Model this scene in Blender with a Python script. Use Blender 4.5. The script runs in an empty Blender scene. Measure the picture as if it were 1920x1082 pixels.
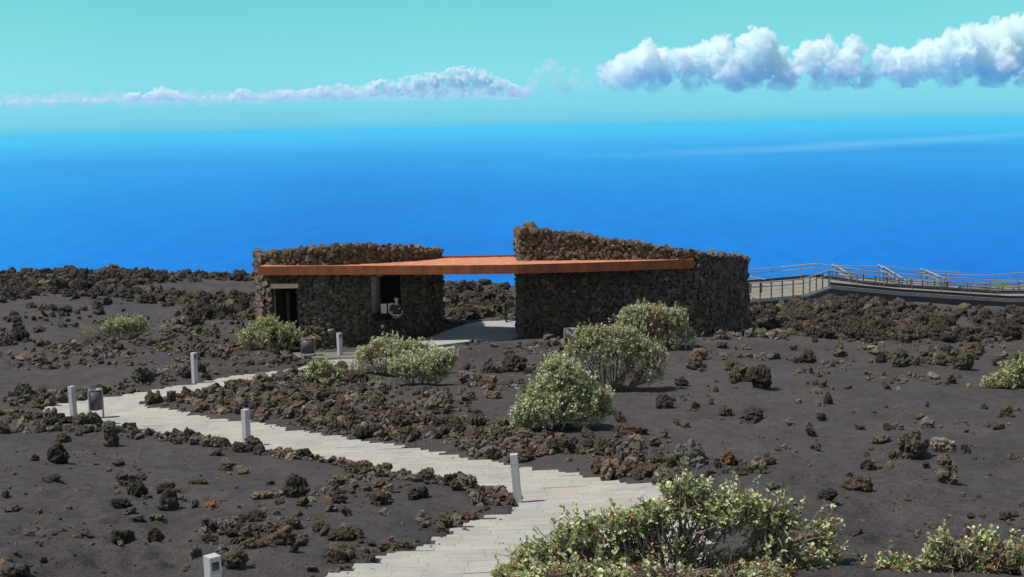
import bpy, bmesh, math, random
import numpy as np
from mathutils import Vector, Matrix, Euler

R = math.radians
rng = np.random.default_rng(7)
random.seed(7)
scene = bpy.context.scene
COL = scene.collection

# ------------------------------------------------------------------ helpers
def link(o, parent=None):
    COL.objects.link(o)
    if parent is not None:
        o.parent = parent
    return o

def tag(o, label=None, cat=None, group=None, kind=None):
    if label: o['label'] = label
    if cat: o['category'] = cat
    if group: o['group'] = group
    if kind: o['kind'] = kind
    return o

def empty(name, loc, rz=0.0):
    o = bpy.data.objects.new(name, None)
    o.location = loc
    o.rotation_euler = (0, 0, rz)
    o.empty_display_size = 0.2
    return link(o)

def mesh_np(name, v, f, mat=None, smooth=False, col=None):
    """v (N,3), f (M,k) with one k; col (N,3) optional point colours"""
    v = np.asarray(v, dtype=np.float32); f = np.asarray(f, dtype=np.int32)
    me = bpy.data.meshes.new(name)
    k = f.shape[1]
    me.vertices.add(len(v)); me.vertices.foreach_set('co', v.ravel())
    me.loops.add(f.size); me.loops.foreach_set('vertex_index', f.ravel())
    me.polygons.add(len(f))
    me.polygons.foreach_set('loop_start', np.arange(0, f.size, k, dtype=np.int32))
    me.polygons.foreach_set('loop_total', np.full(len(f), k, dtype=np.int32))
    me.polygons.foreach_set('use_smooth', np.full(len(f), bool(smooth)))
    if col is not None:
        a = me.color_attributes.new('Col', 'FLOAT_COLOR', 'POINT')
        c = np.ones((len(v), 4), dtype=np.float32); c[:, :3] = col
        a.data.foreach_set('color', c.ravel())
    me.update(); me.validate()
    if mat: me.materials.append(mat)
    return me

def obj(name, me, parent=None, loc=None):
    o = bpy.data.objects.new(name, me)
    if loc is not None: o.location = loc
    return link(o, parent)

class MB:
    """collects boxes, bars, tubes -> one mesh"""
    def __init__(s): s.v = []; s.f = []
    def add(s, vs, fs):
        b = len(s.v); s.v += [tuple(x) for x in vs]; s.f += [tuple(i + b for i in q) for q in fs]
    def box(s, c, size, M=None):
        hx, hy, hz = size[0]/2, size[1]/2, size[2]/2
        vs = [Vector((x*hx, y*hy, z*hz)) for z in (-1, 1) for x, y in ((-1,-1),(1,-1),(1,1),(-1,1))]
        if M: vs = [M @ w for w in vs]
        vs = [w + Vector(c) for w in vs]
        s.add(vs, [(3,2,1,0),(4,5,6,7),(0,1,5,4),(1,2,6,5),(2,3,7,6),(3,0,4,7)])
    def bar(s, a, b, w, h):
        a = Vector(a); b = Vector(b); d = (b-a); L = d.length
        if L < 1e-6: return
        d.normalize(); side = d.cross(Vector((0,0,1)))
        if side.length < 1e-3: side = Vector((1,0,0))
        side.normalize(); up = side.cross(d)
        vs = []
        for p in (a, b):
            for sx, sz in ((-1,-1),(1,-1),(1,1),(-1,1)):
                vs.append(p + side*sx*w/2 + up*sz*h/2)
        s.add(vs, [(3,2,1,0),(4,5,6,7),(0,1,5,4),(1,2,6,5),(2,3,7,6),(3,0,4,7)])
    def tube(s, pts, rad, n=6, cap=True):
        pts = [Vector(p) for p in pts]
        if not hasattr(rad, '__len__'): rad = [rad]*len(pts)
        b = len(s.v)
        for i, p in enumerate(pts):
            d = (pts[min(i+1, len(pts)-1)] - pts[max(i-1, 0)]).normalized()
            a = d.cross(Vector((0,0,1)))
            if a.length < 1e-3: a = Vector((1,0,0))
            a.normalize(); c = a.cross(d)
            for k in range(n):
                t = 2*math.pi*k/n
                s.v.append(tuple(p + (a*math.cos(t)+c*math.sin(t))*rad[i]))
        for i in range(len(pts)-1):
            for k in range(n):
                k2 = (k+1) % n
                s.f.append((b+i*n+k, b+i*n+k2, b+(i+1)*n+k2, b+(i+1)*n+k))
        if cap:
            s.f.append(tuple(b+k for k in range(n))[::-1]); s.f.append(tuple(b+(len(pts)-1)*n+k for k in range(n)))
    def build(s, name, mat, parent=None, smooth=False, bevel=0.0, loc=None):
        me = bpy.data.meshes.new(name); me.from_pydata(s.v, [], s.f); me.update()
        if bevel > 0:
            bm = bmesh.new(); bm.from_mesh(me)
            bmesh.ops.bevel(bm, geom=list(bm.edges), offset=bevel, segments=2, affect='EDGES', clamp_overlap=True)
            bm.to_mesh(me); bm.free()
        me.polygons.foreach_set('use_smooth', [bool(smooth)]*len(me.polygons))
        me.materials.append(mat)
        return obj(name, me, parent, loc)

# ------------------------------------------------------------------ noise
_perm = np.random.default_rng(3).permutation(256)
_perm = np.concatenate([_perm, _perm, _perm])
_g = np.random.default_rng(4).normal(size=(256, 3)); _g /= np.linalg.norm(_g, axis=1)[:, None]
def perlin(p):
    p = np.asarray(p, float); i = np.floor(p).astype(int); f = p - i
    u = f*f*f*(f*(f*6-15)+10); i &= 255
    out = 0
    for dx in (0, 1):
        wx = u[:, 0] if dx else 1-u[:, 0]
        for dy in (0, 1):
            wy = u[:, 1] if dy else 1-u[:, 1]
            for dz in (0, 1):
                wz = u[:, 2] if dz else 1-u[:, 2]
                h = _perm[_perm[_perm[i[:, 0]+dx]+i[:, 1]+dy]+i[:, 2]+dz]
                g = _g[h]
                d = g[:, 0]*(f[:, 0]-dx)+g[:, 1]*(f[:, 1]-dy)+g[:, 2]*(f[:, 2]-dz)
                out = out + wx*wy*wz*d
    return out*1.6
def fbm(p, oct=4, gain=0.5, lac=2.03):
    a = 1; s = 0; p = np.asarray(p, float)
    for k in range(oct):
        s = s + a*perlin(p + 17.3*k); p = p*lac; a *= gain
    return s
def ridged(p, oct=4, gain=0.55):
    a = 1; s = 0; p = np.asarray(p, float)
    for k in range(oct):
        s = s + a*(1-2*np.abs(perlin(p+31.7*k))); p = p*2.1; a *= gain
    return s

# ------------------------------------------------------------------ camera
F = 2400.0                      # focal length in photo pixels (1920 wide)
PITCH = math.atan(304/2400); ROLL = R(1.1)
fw = Vector((0, math.cos(PITCH), -math.sin(PITCH))); u0 = Vector((0, math.sin(PITCH), math.cos(PITCH))); X = Vector((1,0,0))
c_right = X*math.cos(ROLL) - u0*math.sin(ROLL)
c_up = X*math.sin(ROLL) + u0*math.cos(ROLL)
cam_d = bpy.data.cameras.new('camera'); cam = bpy.data.objects.new('camera', cam_d); link(cam)
cam_d.sensor_width = 36.0; cam_d.lens = 36.0*F/1920; cam_d.clip_end = 1.0e6; cam_d.clip_start = 0.1
M = Matrix((c_right, c_up, -fw)).transposed().to_4x4(); cam.matrix_world = M
scene.camera = cam
_fw, _ri, _up = (np.array(q) for q in (fw, c_right, c_up))
def ray(u, v):
    u = np.atleast_1d(np.asarray(u, float)); v = np.atleast_1d(np.asarray(v, float))
    d = _fw[None] + ((u-960)/F)[:, None]*_ri[None] - ((v-541)/F)[:, None]*_up[None]
    return d/d[:, 1:2]                    # y = 1
def at(u, v, D):
    return Vector(ray(u, v)[0]*D)
def project(P):
    P = np.atleast_2d(np.asarray(P, float)); z = P@_fw
    return 960+F*(P@_ri)/z, 541-F*(P@_up)/z, z
def hz(u): return 236.7-(u-960)*0.0192

# ------------------------------------------------------------------ terrain control
cps = []
def cD(u, v, D): cps.append(tuple(at(u, v, D)))
def cz(u, v, z):
    d = ray(u, v)[0]; cps.append(tuple(d*(z/d[2])))
for a in [(425,1190,13.5),(972,945,21),(463,838,28.2),(137,786,33.3),(366,719,37.0),(637,671,46),(745,645,47.9),
          (565,661,48.4),(825,618,50.3),(970,635,48.4),(1300,638,47.5),(1410,625,52),(900,606,52.0)]: cD(*a)
for a in [(1404,574,83),(1460,567,83),(1510,557,83),(1560,545,83),(1640,555,83),(1700,557,83),(1800,562,83),(1900,568,83)]: cD(*a)
for a in [(0,1080,-5.3),(100,1000,-5.75),(250,900,-6.35),(100,870,-6.55),(0,800,-6.95),(0,740,-7.35),(100,690,-7.6),(240,640,-7.8),
          (100,600,-8.0),(400,600,-8.3),(0,545,-8.3),(240,530,-8.7),(450,545,-9.0),(0,489,-8.3),(120,490,-8.35),(240,493,-8.5),(330,496,-8.65),(400,499,-8.75),(470,505,-8.95),
          (900,545,-9.1),(900,526,-9.4),(800,760,-7.1),(700,740,-7.35),(1050,800,-6.95),(1050,690,-7.6),(950,660,-7.85),
          (1200,720,-7.4),(1250,655,-7.85),(1450,640,-8.25),(1650,690,-7.6),(1900,700,-7.6),(1500,780,-6.95),(1250,905,-6.35),
          (1780,905,-6.1),(1550,960,-5.9),(1900,1080,-5.2),(1500,1080,-5.3),(1900,820,-6.6),(1700,620,-9.0),(1900,600,-9.4),
          (1450,590,-9.8),(1750,590,-10.4),(1890,598,-10.4),(700,1000,-5.95),(450,960,-6.05)]: cz(*a)
cps += [(-70,115,-10.5),(-20,112,-11),(20,115,-13),(60,115,-14.5),(-45,30,-7.2),(42,30,-7.0),(-20,9,-4.9),(20,9,-4.8),(0,4,-4.3),(70,70,-10.8),(-70,70,-8.6)]
cps = np.array(cps)
def _U(r2): return np.where(r2 > 1e-9, 0.5*r2*np.log(np.maximum(r2, 1e-9)), 0)
n_ = len(cps)
K = _U(((cps[:, None, :2]-cps[None, :, :2])**2).sum(-1)) + np.eye(n_)*2.0
Pm = np.c_[np.ones(n_), cps[:, :2]]
A = np.zeros((n_+3, n_+3)); A[:n_, :n_] = K; A[:n_, n_:] = Pm; A[n_:, :n_] = Pm.T
W = np.linalg.solve(A, np.r_[cps[:, 2], 0, 0, 0])
def zbase(x, y):
    x = np.asarray(x, float); y = np.asarray(y, float)
    sh = x.shape; x = x.ravel(); y = y.ravel()
    yc = np.minimum(y, 112.0); xc = np.clip(x, -75, 75)
    out = np.empty(len(x))
    for i in range(0, len(x), 20000):
        q = slice(i, i+20000)
        k = _U((xc[q, None]-cps[None, :, 0])**2+(yc[q, None]-cps[None, :, 1])**2)
        out[q] = k@W[:n_] + W[n_]+W[n_+1]*xc[q]+W[n_+2]*yc[q]
    yr = 86+2/(1+np.exp(-(xc-12)/3.0))
    t = (y-yr)/4.0
    out -= 0.36*4.0*np.where(t > 20, t, np.log1p(np.exp(np.minimum(t, 20))))
    return out.reshape(sh)
_Ds = np.geomspace(9, 105, 260)
def ground_pts(u, v):
    """where the sight lines through photo pixels meet the smooth ground"""
    d = ray(u, v); n = len(d)
    Pz = d[:, None, 2]*_Ds[None]; Px = d[:, None, 0]*_Ds[None]
    g = zbase(Px, np.broadcast_to(_Ds[None], Px.shape))
    below = Pz < g
    k = np.where(below.any(1), below.argmax(1), len(_Ds)-1); k = np.maximum(k, 1)
    lo = _Ds[k-1].copy(); hi = _Ds[k].copy()
    for _ in range(18):
        m = (lo+hi)/2; b = d[:, 2]*m < zbase(d[:, 0]*m, m)
        hi = np.where(b, m, hi); lo = np.where(b, lo, m)
    m = (lo+hi)/2
    return np.c_[d[:, 0]*m, m, zbase(d[:, 0]*m, m)]
def gp(u, v): return Vector(ground_pts([u], [v])[0])

# ------------------------------------------------------------------ materials
def new_mat(name):
    m = bpy.data.materials.new(name); m.use_nodes = True
    nt = m.node_tree; b = nt.nodes['Principled BSDF']
    return m, nt, b
def N(nt, t, **kw):
    n = nt.nodes.new(t)
    for k, v in kw.items(): setattr(n, k, v)
    return n
def noise_n(nt, scale, detail=4, rough=0.55, vec=None):
    n = N(nt, 'ShaderNodeTexNoise'); n.inputs['Scale'].default_value = scale
    n.inputs['Detail'].default_value = detail; n.inputs['Roughness'].default_value = rough
    if vec is not None: nt.links.new(vec, n.inputs['Vector'])
    return n
def pos_n(nt): return N(nt, 'ShaderNodeNewGeometry').outputs['Position']
def ramp_n(nt, fac, stops):
    r = N(nt, 'ShaderNodeValToRGB'); e = r.color_ramp.elements
    while len(e) > 1: e.remove(e[-1])
    e[0].position = stops[0][0]; e[0].color = (*stops[0][1], 1)
    for p, c in stops[1:]:
        q = e.new(p); q.color = (*c, 1)
    nt.links.new(fac, r.inputs['Fac']); return r.outputs['Color']
def mix_n(nt, fac, a, b, mode='MIX'):
    m = N(nt, 'ShaderNodeMix', data_type='RGBA', blend_type=mode)
    for s, x in ((0, fac), (6, a), (7, b)):
        if hasattr(x, 'links') or isinstance(x, bpy.types.NodeSocket): nt.links.new(x, m.inputs[s])
        elif s == 0: m.inputs[0].default_value = x
        else: m.inputs[s].default_value = (*x, 1)
    return m.outputs[2]
def bump_n(nt, h, strength, dist, b, normal=None):
    n = N(nt, 'ShaderNodeBump'); n.inputs['Strength'].default_value = strength; n.inputs['Distance'].default_value = dist
    nt.links.new(h, n.inputs['Height'])
    if normal is not None: nt.links.new(normal, n.inputs['Normal'])
    if b is not None: nt.links.new(n.outputs['Normal'], b.inputs['Normal'])
    return n.outputs['Normal']
def plain(name, color, rough=0.6, metal=0.0, var=0.15, scale=8.0, bump=0.0):
    m, nt, b = new_mat(name); p = pos_n(nt)
    n = noise_n(nt, scale, 5, 0.6, p)
    lo = tuple(c*(1-var) for c in color); hi = tuple(min(1, c*(1+var)) for c in color)
    nt.links.new(ramp_n(nt, n.outputs['Fac'], [(0.3, lo), (0.7, hi)]), b.inputs['Base Color'])
    b.inputs['Roughness'].default_value = rough; b.inputs['Metallic'].default_value = metal
    if bump > 0: bump_n(nt, n.outputs['Fac'], bump, 0.02, b)
    return m

def rock_material(name, source):
    m, nt, b = new_mat(name); p = pos_n(nt)
    if source == 'object':
        base = N(nt, 'ShaderNodeObjectInfo').outputs['Color']
    else:
        a = N(nt, 'ShaderNodeVertexColor'); a.layer_name = 'Col'; base = a.outputs['Color']
    n1 = noise_n(nt, 9, 6, 0.7, p); n2 = noise_n(nt, 40, 4, 0.7, p); n3 = noise_n(nt, 2.2, 3, 0.6, p)
    c = mix_n(nt, 1.0, base, ramp_n(nt, n1.outputs['Fac'], [(0.25, (0.45,0.43,0.43)), (0.5, (0.95,0.93,0.9)), (0.75, (1.7,1.5,1.25))]), 'MULTIPLY')
    c = mix_n(nt, 1.0, c, ramp_n(nt, n2.outputs['Fac'], [(0.3, (0.55,0.55,0.55)), (0.7, (1.35,1.3,1.25))]), 'MULTIPLY')
    c = mix_n(nt, ramp_n(nt, n3.outputs['Fac'], [(0.52, (0,0,0)), (0.75, (0.55,)*3)]), c, mix_n(nt, 1.0, base, (1.5,1.05,0.7), 'MULTIPLY'))
    nt.links.new(c, b.inputs['Base Color']); b.inputs['Roughness'].default_value = 0.95
    b.inputs['Specular IOR Level'].default_value = 0.2
    nn = bump_n(nt, n1.outputs['Fac'], 0.9, 0.10, None)
    bump_n(nt, n2.outputs['Fac'], 0.9, 0.03, b, nn)
    return m
M_rock = rock_material('lava_rock', 'object')
M_rubble = rock_material('lava_rubble', 'attr')

def ground_material():
    m, nt, b = new_mat('volcanic_sand'); p = pos_n(nt)
    n1 = noise_n(nt, 0.35, 5, 0.6, p); n2 = noise_n(nt, 3.0, 6, 0.65, p); n3 = noise_n(nt, 26, 6, 0.75, p); n4 = noise_n(nt, 110, 2, 0.6, p)
    c = ramp_n(nt, n1.outputs['Fac'], [(0.3, (0.069,0.064,0.069)), (0.5, (0.086,0.080,0.086)), (0.72, (0.106,0.097,0.101))])
    c = mix_n(nt, 1.0, c, ramp_n(nt, n2.outputs['Fac'], [(0.3, (0.78,0.77,0.77)), (0.7, (1.2,1.18,1.16))]), 'MULTIPLY')
    c = mix_n(nt, 1.0, c, ramp_n(nt, n3.outputs['Fac'], [(0.3, (0.5,0.5,0.5)), (0.55, (1.02,1.0,0.98)), (0.76, (1.7,1.6,1.5))]), 'MULTIPLY')
    v = N(nt, 'ShaderNodeTexVoronoi'); v.inputs['Scale'].default_value = 16; nt.links.new(p, v.inputs['Vector'])
    v.inputs['Randomness'].default_value = 1.0
    sp = ramp_n(nt, v.outputs['Distance'], [(0.10, (1,1,1)), (0.2, (0,0,0))])
    thin = ramp_n(nt, n2.outputs['Fac'], [(0.5, (0,0,0)), (0.65, (0.7,)*3)])
    c = mix_n(nt, mix_n(nt, 1.0, sp, thin, 'MULTIPLY'), c, (0.11,0.085,0.065))
    nt.links.new(c, b.inputs['Base Color']); b.inputs['Roughness'].default_value = 0.97
    b.inputs['Specular IOR Level'].default_value = 0.15
    nn = bump_n(nt, n2.outputs['Fac'], 0.8, 0.20, None)
    nn = bump_n(nt, n3.outputs['Fac'], 0.8, 0.045, None, nn)
    bump_n(nt, n4.outputs['Fac'], 0.6, 0.012, b, nn)
    return m
M_ground = ground_material()

def plank_material():
    m, nt, b = new_mat('pale_paving'); p = pos_n(nt)
    a = N(nt, 'ShaderNodeVertexColor'); a.layer_name = 'Col'
    n1 = noise_n(nt, 1.2, 4, 0.6, p); n2 = noise_n(nt, 30, 5, 0.7, p)
    c = mix_n(nt, 1.0, a.outputs['Color'], ramp_n(nt, n1.outputs['Fac'], [(0.3, (0.86,0.85,0.84)), (0.7, (1.08,1.07,1.05))]), 'MULTIPLY')
    c = mix_n(nt, 1.0, c, ramp_n(nt, n2.outputs['Fac'], [(0.3, (0.8,0.8,0.8)), (0.6, (1.05,1.05,1.05))]), 'MULTIPLY')
    n4 = noise_n(nt, 0.7, 6, 0.75, p)
    c = mix_n(nt, ramp_n(nt, n4.outputs['Fac'], [(0.58, (0,0,0)), (0.74, (0.5,)*3)]), c, (0.20,0.185,0.175))
    nt.links.new(c, b.inputs['Base Color']); b.inputs['Roughness'].default_value = 0.85
    bump_n(nt, n2.outputs['Fac'], 0.3, 0.01, b)
    return m
M_plank = plank_material()

def corten(name, lo, mid, hi):
    m, nt, b = new_mat(name); p = pos_n(nt)
    mp = N(nt, 'ShaderNodeMapping'); mp.inputs['Scale'].default_value = (1.6, 1.0, 0.35); nt.links.new(p, mp.inputs['Vector'])
    n1 = noise_n(nt, 1.6, 7, 0.75, mp.outputs[0]); n2 = noise_n(nt, 14, 5, 0.7, p)
    c = ramp_n(nt, n1.outputs['Fac'], [(0.36, lo), (0.5, mid), (0.62, hi)])
    c = mix_n(nt, 1.0, c, ramp_n(nt, n2.outputs['Fac'], [(0.3, (0.75,0.72,0.7)), (0.7, (1.15,1.15,1.15))]), 'MULTIPLY')
    nt.links.new(c, b.inputs['Base Color']); b.inputs['Roughness'].default_value = 0.8
    bump_n(nt, n2.outputs['Fac'], 0.2, 0.01, b)
    return m
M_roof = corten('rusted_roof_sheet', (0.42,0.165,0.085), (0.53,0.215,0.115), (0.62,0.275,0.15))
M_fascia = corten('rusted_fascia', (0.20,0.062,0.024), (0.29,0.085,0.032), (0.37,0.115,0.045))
M_mortar = plain('dark_mortar', (0.045,0.039,0.033), 0.95, var=0.3, scale=12)
M_white = plain('white_plaster', (0.72,0.70,0.67), 0.8, var=0.06, scale=4)
M_black = plain('black_and_unlit_interior', (0.012,0.011,0.010), 0.9, var=0.2)  # black parts; also holds the unlit rooms' darkness in its colour
M_lintel = plain('cream_lintel', (0.78,0.64,0.42), 0.75, var=0.12, scale=10)
M_door = plain('brown_door', (0.03,0.02,0.015), 0.5, var=0.2)
M_jamb = plain('grey_jamb', (0.16,0.15,0.15), 0.7)
M_wood = plain('brown_frame', (0.12,0.06,0.03), 0.6)
M_post = plain('painted_grey_metal', (0.45,0.455,0.49), 0.45, var=0.05, scale=3)
M_recess = plain('dark_lamp_recess', (0.22,0.22,0.25), 0.5, var=0.08)
M_bin = plain('grey_bin_metal', (0.085,0.085,0.095), 0.45, var=0.08)
M_steel = plain('galvanised_steel', (0.38,0.38,0.37), 0.5, metal=0.2, var=0.1)
M_beam = plain('slate_painted_beam', (0.055,0.055,0.075), 0.6, var=0.15)
scene.cycles.volume_step_rate = 0.12; scene.cycles.volume_max_steps = 256
M_deck = plain('weathered_deck', (0.36,0.34,0.30), 0.85, var=0.18, scale=3)
M_pad = plain('concrete', (0.34,0.33,0.33), 0.85, var=0.12, scale=3, bump=0.2)
M_paper = plain('paper', (0.8,0.79,0.76), 0.7, var=0.03)
M_ink = plain('ink', (0.06,0.06,0.07), 0.7)
M_twig = plain('grey_brown_twig', (0.19,0.15,0.125), 0.9, var=0.35, scale=20, bump=0.3)
M_drytwig = plain('pale_dry_twig', (0.30,0.25,0.21), 0.9, var=0.25, scale=20)

def leaf_material():
    m, nt, b = new_mat('leaf')
    a = N(nt, 'ShaderNodeVertexColor'); a.layer_name = 'Col'
    nt.links.new(a.outputs['Color'], b.inputs['Base Color'])
    b.inputs['Roughness'].default_value = 0.55; b.inputs['Specular IOR Level'].default_value = 0.3
    tr = N(nt, 'ShaderNodeBsdfTranslucent'); nt.links.new(a.outputs['Color'], tr.inputs['Color'])
    mx = N(nt, 'ShaderNodeMixShader'); mx.inputs[0].default_value = 0.22
    nt.links.new(b.outputs[0], mx.inputs[1]); nt.links.new(tr.outputs[0], mx.inputs[2])
    nt.links.new(mx.outputs[0], nt.nodes['Material Output'].inputs['Surface'])
    return m
M_leaf = leaf_material()

# ------------------------------------------------------------------ world, sun
SUN_EL = R(61); to_sun = Vector((-1.0, -0.20, 0)).normalized()*math.cos(SUN_EL) + Vector((0,0,math.sin(SUN_EL)))
w = bpy.data.worlds.new('World'); scene.world = w; w.use_nodes = True
nt = w.node_tree; bg = nt.nodes['Background']
sky = N(nt, 'ShaderNodeTexSky', sky_type='NISHITA'); sky.sun_disc = False
sky.sun_elevation = SUN_EL; sky.sun_rotation = math.atan2(to_sun.x, to_sun.y)
sky.altitude = 500; sky.air_density = 1.0; sky.dust_density = 0.6; sky.ozone_density = 1.0
SKY_S = 0.085
tc = N(nt, 'ShaderNodeTexCoord'); sep = N(nt, 'ShaderNodeSeparateXYZ'); nt.links.new(tc.outputs['Generated'], sep.inputs[0])
# low sky: teal air above the sea, by elevation and a little by azimuth
el = N(nt, 'ShaderNodeMapRange'); el.inputs['From Min'].default_value = -0.02; el.inputs['From Max'].default_value = 0.16
nt.links.new(sep.outputs['Z'], el.inputs['Value'])
low = ramp_n(nt, el.outputs[0], [(0.0, (0.13,0.58,0.82)), (0.115, (0.15,0.60,0.82)), (0.15, (0.20,0.65,0.82)), (0.32, (0.27,0.75,0.85)), (0.55, (0.21,0.70,0.76)), (0.85, (0.15,0.62,0.69)), (1.0, (0.13,0.58,0.67))])
wn = noise_n(nt, 2.2, 3, 0.5, tc.outputs['Generated'])
low = mix_n(nt, 1.0, low, ramp_n(nt, wn.outputs['Fac'], [(0.3, (0.90,0.95,0.97)), (0.7, (1.08,1.03,1.02))]), 'MULTIPLY')
sc1 = N(nt, 'ShaderNodeVectorMath', operation='SCALE'); nt.links.new(sky.outputs[0], sc1.inputs[0]); sc1.inputs['Scale'].default_value = SKY_S
fac = ramp_n(nt, sep.outputs['Z'], [(0.0, (0,0,0)), (0.115, (0,0,0)), (0.24, (1,1,1))])
seaward = ramp_n(nt, sep.outputs['Y'], [(0.25, (0,0,0)), (0.75, (1,1,1))])
low = mix_n(nt, seaward, (0.50,0.52,0.53), low)
hi = mix_n(nt, 0.40, mix_n(nt, 1.0, sc1.outputs[0], (0.88,1.10,1.0), 'MULTIPLY'), (0.32,0.36,0.38))
nt.links.new(mix_n(nt, fac, low, hi), bg.inputs['Color']); bg.inputs['Strength'].default_value = 1.0
sd = bpy.data.lights.new('sun', 'SUN'); sd.energy = 4.8; sd.angle = R(0.55); sd.color = (1.0, 0.93, 0.83)
so = bpy.data.objects.new('sun', sd); link(so); so.rotation_euler = (-to_sun).to_track_quat('-Z', 'Y').to_euler()
scene.view_settings.view_transform = 'Standard'; scene.view_settings.look = 'None'
scene.view_settings.exposure = 0.0; scene.view_settings.gamma = 1.0
scene.cycles.volume_bounces = 24
scene.cycles.max_bounces = 26

# ------------------------------------------------------------------ path outline (photo points taken down to the ground)
path_px = [(300,1290),(440,1188),(560,1118),(640,1080),(700,1057),(721,1046),(780,1031),(803,1018),(884,984),(925,972),(961,957),(974,945),
           (962,930),(952,922),(911,914),(835,904),(772,893),(743,887),(639,866),(600,859),(534,850),(484,843),(443,832),(350,819),
           (275,808),(200,792),(150,786),(100,775),(79,766),(124,757),(194,747),(262,737),(295,730),(360,721.6),(408,713),(450,705),
           (492,700),(540,694),(600,682),(640,671),(700,660),(790,645),(850,652),(770,672),(690,690),(636,697),(562,700),(534,702),(472,713),
           (416,727),(360,735),(300,748),(273,753),(253,757),(278,765),(332,773),(360,780),(408,786),(487,795),(544,808),(607,816),
           (652,825),(728,835),(816,849),(857,858),(908,866),(952,874),(1034,885),(1074,889),(1153,902),(1211,910),(1249,917),
           (1300,938),(1330,970),(1325,1020),(1290,1082),(1200,1180),(1080,1290)]
path_w = ground_pts([p[0] for p in path_px], [p[1] for p in path_px])[:, :2]
def sdf_poly(x, y, poly):
    """distance to the outline, negative inside"""
    d2 = np.full(x.shape, 1e9); ins = np.zeros(x.shape, bool)
    n = len(poly)
    for i in range(n):
        ax, ay = poly[i]; bx, by = poly[(i+1) % n]
        ex, ey = bx-ax, by-ay
        t = np.clip(((x-ax)*ex+(y-ay)*ey)/(ex*ex+ey*ey+1e-12), 0, 1)
        d2 = np.minimum(d2, (x-ax-t*ex)**2+(y-ay-t*ey)**2)
        c = ((ay > y) != (by > y))
        with np.errstate(divide='ignore', invalid='ignore'):
            xi = ex*(y-ay)/(by-ay if by != ay else 1e-9)+ax
        ins ^= c & (x < xi)
    return np.where(ins, -1, 1)*np.sqrt(d2)

# passage floor and apron in front of the building
FLW = None
floor_px = [(548,664),(700,663),(770,649),(800,637),(840,622),(872,611),(905,605),(968,603),(972,632),(960,636),(880,643),(800,653),(700,674),(560,676)]

FLW = ground_pts([p[0] for p in floor_px], [p[1] for p in floor_px])[:, :2]
# ------------------------------------------------------------------ ground mesh
def znoise(x, y):
    p = np.c_[x, y, np.zeros_like(x)]
    far = np.clip((y-40)/60, 0, 1)
    n = 0.17*fbm(p/9.0, 3) + 0.10*fbm(p/2.3+5, 3) + 0.034*fbm(p/0.6+9, 3) + 0.02*np.minimum(0, perlin(p/0.33+77)+0.25)*3
    n += 0.30*far*np.clip(1-(x-5)/10, 0.25, 1)*fbm(p/7.0+40, 4)
    # wind-laid ripples running across the slope
    n += 0.010*np.sin((y*0.9+x*0.25+1.5*perlin(p/3.0))*5.0)*np.clip(perlin(p/6.0+70)*2, 0, 1)
    return n
# footprint-like dents and scooped hollows
dents = ground_pts(*zip(*[(1672,968),(1668,1009),(1690,1013),(1630,978),(1600,970),(270,1010),(222,1022),(255,1028),(180,1040),(60,1050),(140,1058),
                        (100,1075),(240,1045),(1720,1024),(1770,1025),(1650,903),(1700,915),(1560,905),(1530,880),(1500,870),(1480,890),(1850,1000),(1800,960),(1880,940),(560,1000),(610,930),(300,1045),(330,1020)]+[(random.uniform(1380,1900), random.uniform(760,1060)) for _ in range(110)]+[(random.uniform(20,420), random.uniform(880,1070)) for _ in range(60)]))
def zground(x, y, sdf=None):
    z = zbase(x, y)
    if sdf is None: sdf = sdf_poly(x, y, path_w)
    k = np.clip(sdf/1.6, 0, 1); k = k*k*(3-2*k)
    z = z + znoise(x, y)*k + 0.12*np.clip(sdf/0.9, 0, 1)*np.exp(-((sdf-1.0)/0.9)**2)
    for i, (dx, dy, _) in enumerate(dents):
        r = 0.42 if i == 0 else 0.16+0.02*(i % 5)
        q = ((x-dx)/r)**2+((y-dy)/(r*1.3))**2
        z = z - (0.22 if i == 0 else 0.055)*np.exp(-q*1.4)*k + (0.02*np.exp(-(q-2.2)**2))*k
    return np.where(sdf < 0, z-0.07, z-0.07*np.clip(1-sdf/0.12, 0, 1))
ys = np.concatenate([np.geomspace(5, 118, 620), np.geomspace(120, 1400, 60)])
th = np.linspace(-1.15, 1.15, 620)
Y, T = np.meshgrid(ys, th, indexing='ij')
Xg = Y*T + np.sign(T)*np.abs(T)**3*12
xf, yf = Xg.ravel(), Y.ravel()
sd_ = np.full(len(xf), 50.0); nearm = (np.abs(xf) < 25) & (yf < 60)
sd_[nearm] = np.minimum(sdf_poly(xf[nearm], yf[nearm], path_w), sdf_poly(xf[nearm], yf[nearm], FLW))
zf = np.empty(len(xf))
zf = zground(xf, yf, sd_)
nr, nc = Y.shape
ii = np.arange(nr-1)[:, None]*nc + np.arange(nc-1)[None]
fq = np.stack([ii, ii+1, ii+nc+1, ii+nc], -1).reshape(-1, 4)
ground = obj('ground', mesh_np('ground', np.c_[xf, yf, zf], fq, M_ground, True)); tag(ground, kind='structure')
def gz(x, y):
    x = np.atleast_1d(np.asarray(x, float)); y = np.atleast_1d(np.asarray(y, float))
    return zground(x, y)

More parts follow.
